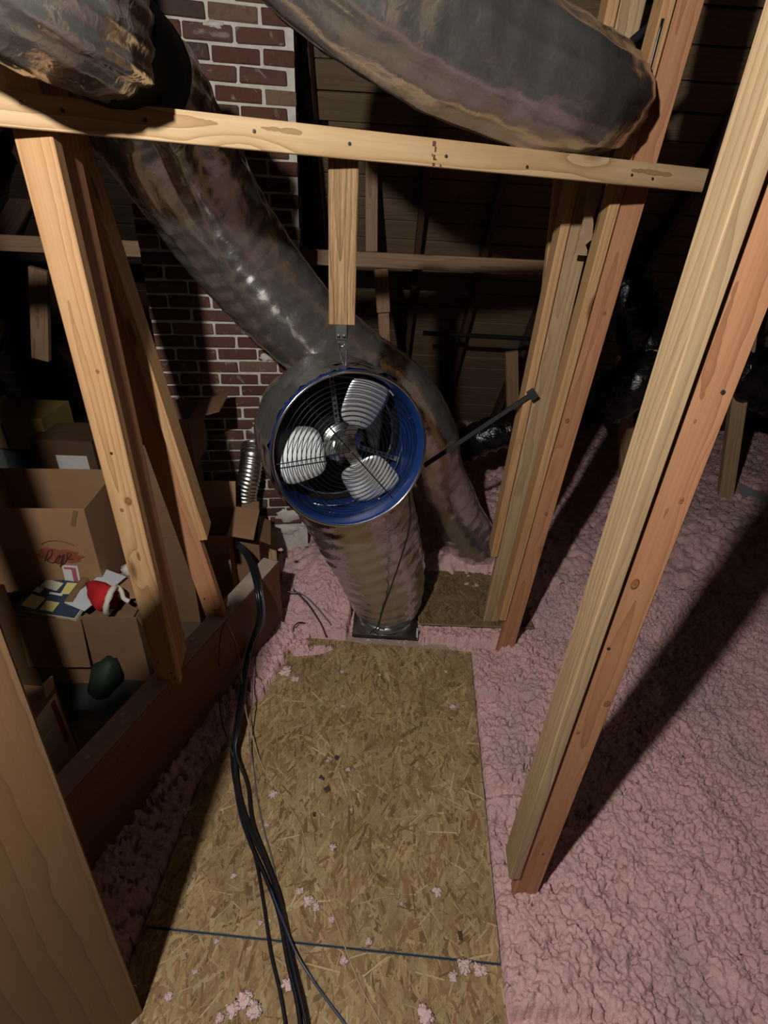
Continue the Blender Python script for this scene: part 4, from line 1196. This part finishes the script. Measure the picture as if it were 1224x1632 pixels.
carton('cardboard_box', 'tall open carton with a pale flap between the shadowed post and the chimney', (-.985, 2.22, -.105), .20, .30, .78, .12, 'card', True, (('b', .14, 25), ('r', .13, 100)))
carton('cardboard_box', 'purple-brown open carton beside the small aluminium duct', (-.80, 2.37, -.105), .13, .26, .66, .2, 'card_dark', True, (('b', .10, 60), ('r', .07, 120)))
# wood block under the small duct
wbk = at(420, 893, 2.58)
o = obj('wood_block', MB().bar(.10, .17, .10, .003), 'pine', None, Matrix.Translation((wbk.x, 2.70, wbk.z - .05)) @ Matrix.Rotation(.25, 4, 'Z')); tag(o, 'short pale wood block under the small aluminium duct', 'block')
o = timber('timber_post', (wbk.x - .0, 2.72, -.08), (wbk.x - .0, 2.72, wbk.z - .052), .14, .12, 'brown_board'); tag(o, 'dark brown stub carrying the pale wood block', 'post')

# ================================================================== FLUFF AND BITS
def fluff_mesh(seed, sz):
    bb = bmesh.new()
    bmesh.ops.create_icosphere(bb, subdivisions=4, radius=1)
    off = Vector((seed * 7.3, seed * 3.1, 0))
    for v in bb.verts:
        d = v.co.copy()
        r = .9 + .8 * mnoise.noise(d * 1.5 + off) + .6 * mnoise.noise(d * 3.6 + off) + .4 * mnoise.noise(d * 9 + off)
        v.co = Vector((d.x * r * sz, d.y * r * sz, max(-.1, d.z * r * .26) * sz))
    me_ = bpy.data.meshes.new('fluff_tuft'); bb.to_mesh(me_); bb.free()
    me_.polygons.foreach_set('use_smooth', [True] * len(me_.polygons))
    me_.materials.append(M['tuft'])
    return me_
fm = [fluff_mesh(i, .022) for i in range(5)]
spots = [(457, 1070, 1.9), (470, 1082, 1.2), (545, 1070, .7), (605, 1075, .6), (547, 1125, .6), (722, 1125, .9), (711, 1070, .6), (523, 1212, .5), (555, 1226, .6), (435, 1265, 1.0), (425, 1315, .5), (530, 1350, .8), (290, 1290, 1.9),
         (275, 1275, 1.3), (492, 1435, 1.1), (505, 1445, .8), (478, 1420, .8), (528, 1465, .7), (588, 1500, .7), (415, 1470, .5), (372, 1395, .6), (697, 1420, 1.0), (515, 1298, .4), (548, 1530, .8),
         (740, 1540, 1.3), (765, 1548, 1.2), (722, 1556, .9), (390, 1592, 1.5), (405, 1610, 1.4), (372, 1608, 1.2), (680, 1618, 1.5), (460, 1568, 1.2), (268, 1588, .8), (350, 1622, .8), (620, 1350, .35), (300, 1110 + 90, 1.0), (640, 1180, .4), (665, 1258, .35), (345, 1500, .5), (640, 1440, .4), (310, 1550, .5), (560, 1290, .45)]
for i, (px, py, s_) in enumerate(spots):
    p = atz(px, py, .006)
    o = obj('fluff_tuft', fm[i % 5], 'tuft', None, Matrix.Translation(p) @ Matrix.Rotation(i * 1.7, 4, 'Z') @ Matrix.Scale(s_ * .66, 4))
    tag(o, 'small tuft of pink insulation fluff dropped on the strand board', 'tuft', 'fluff tufts on the walkway')
ft = [(0.60, .72), (.78, .8), (1.02, .6), (1.2, .7), (1.45, .9), (1.7, .7), (1.95, .8), (2.1, .7), (2.2, .9)]
for i, (dd, s_) in enumerate(ft):
    p = STR_A + SD * (dd - .1) - SN * random.uniform(.02, .07) + Vector((0, 0, .505))
    o = obj('fluff_tuft', fm[(i + 2) % 5], 'tuft', None, Matrix.Translation(p) @ Matrix.Rotation(i * 2.3, 4, 'Z') @ Matrix.Scale(s_ * .66, 4))
    tag(o, 'small dusty tuft of fluff on top of the stringer', 'tuft', 'fluff tufts on the stringer')
for i, (px, py) in enumerate([(733, 1492), (513, 1240), (522, 1258), (500, 1298), (536, 1208)]):
    p = atz(px, py, .002)
    o = obj('wood_chip', MB().box((0, 0, .002), (.012 + .004 * (i % 3), .022, .005), None, .004), 'mould', None, Matrix.Translation(p) @ Matrix.Rotation(i * 1.1, 4, 'Z'))
    tag(o, 'dark wood chip lying on the strand board', 'chip', 'dark chips on the walkway')
p = atz(214, 1578, .004)
o = obj('bent_washer', MB().torus(.009, .0025, 0, 24, 8), 'chrome', None, Matrix.Translation(p + Vector((0, 0, .008))) @ Matrix.Rotation(.7, 4, 'X'), True); tag(o, 'bright washer on the board beside the near left post', 'washer')
for i, (pa_, pb_) in enumerate([((755, 1040), (788, 1058)), ((782, 1068), (850, 1102))]):
    a, b2 = atz(*pa_, .05), atz(*pb_, .05)
    o = timber('straw_sliver', a, b2, .006, .003, 'pine', (0, 0, 1), None, 1, .0005); tag(o, 'pale wood sliver on the insulation at the foot of the reddish post', 'sliver', 'slivers by the reddish post')
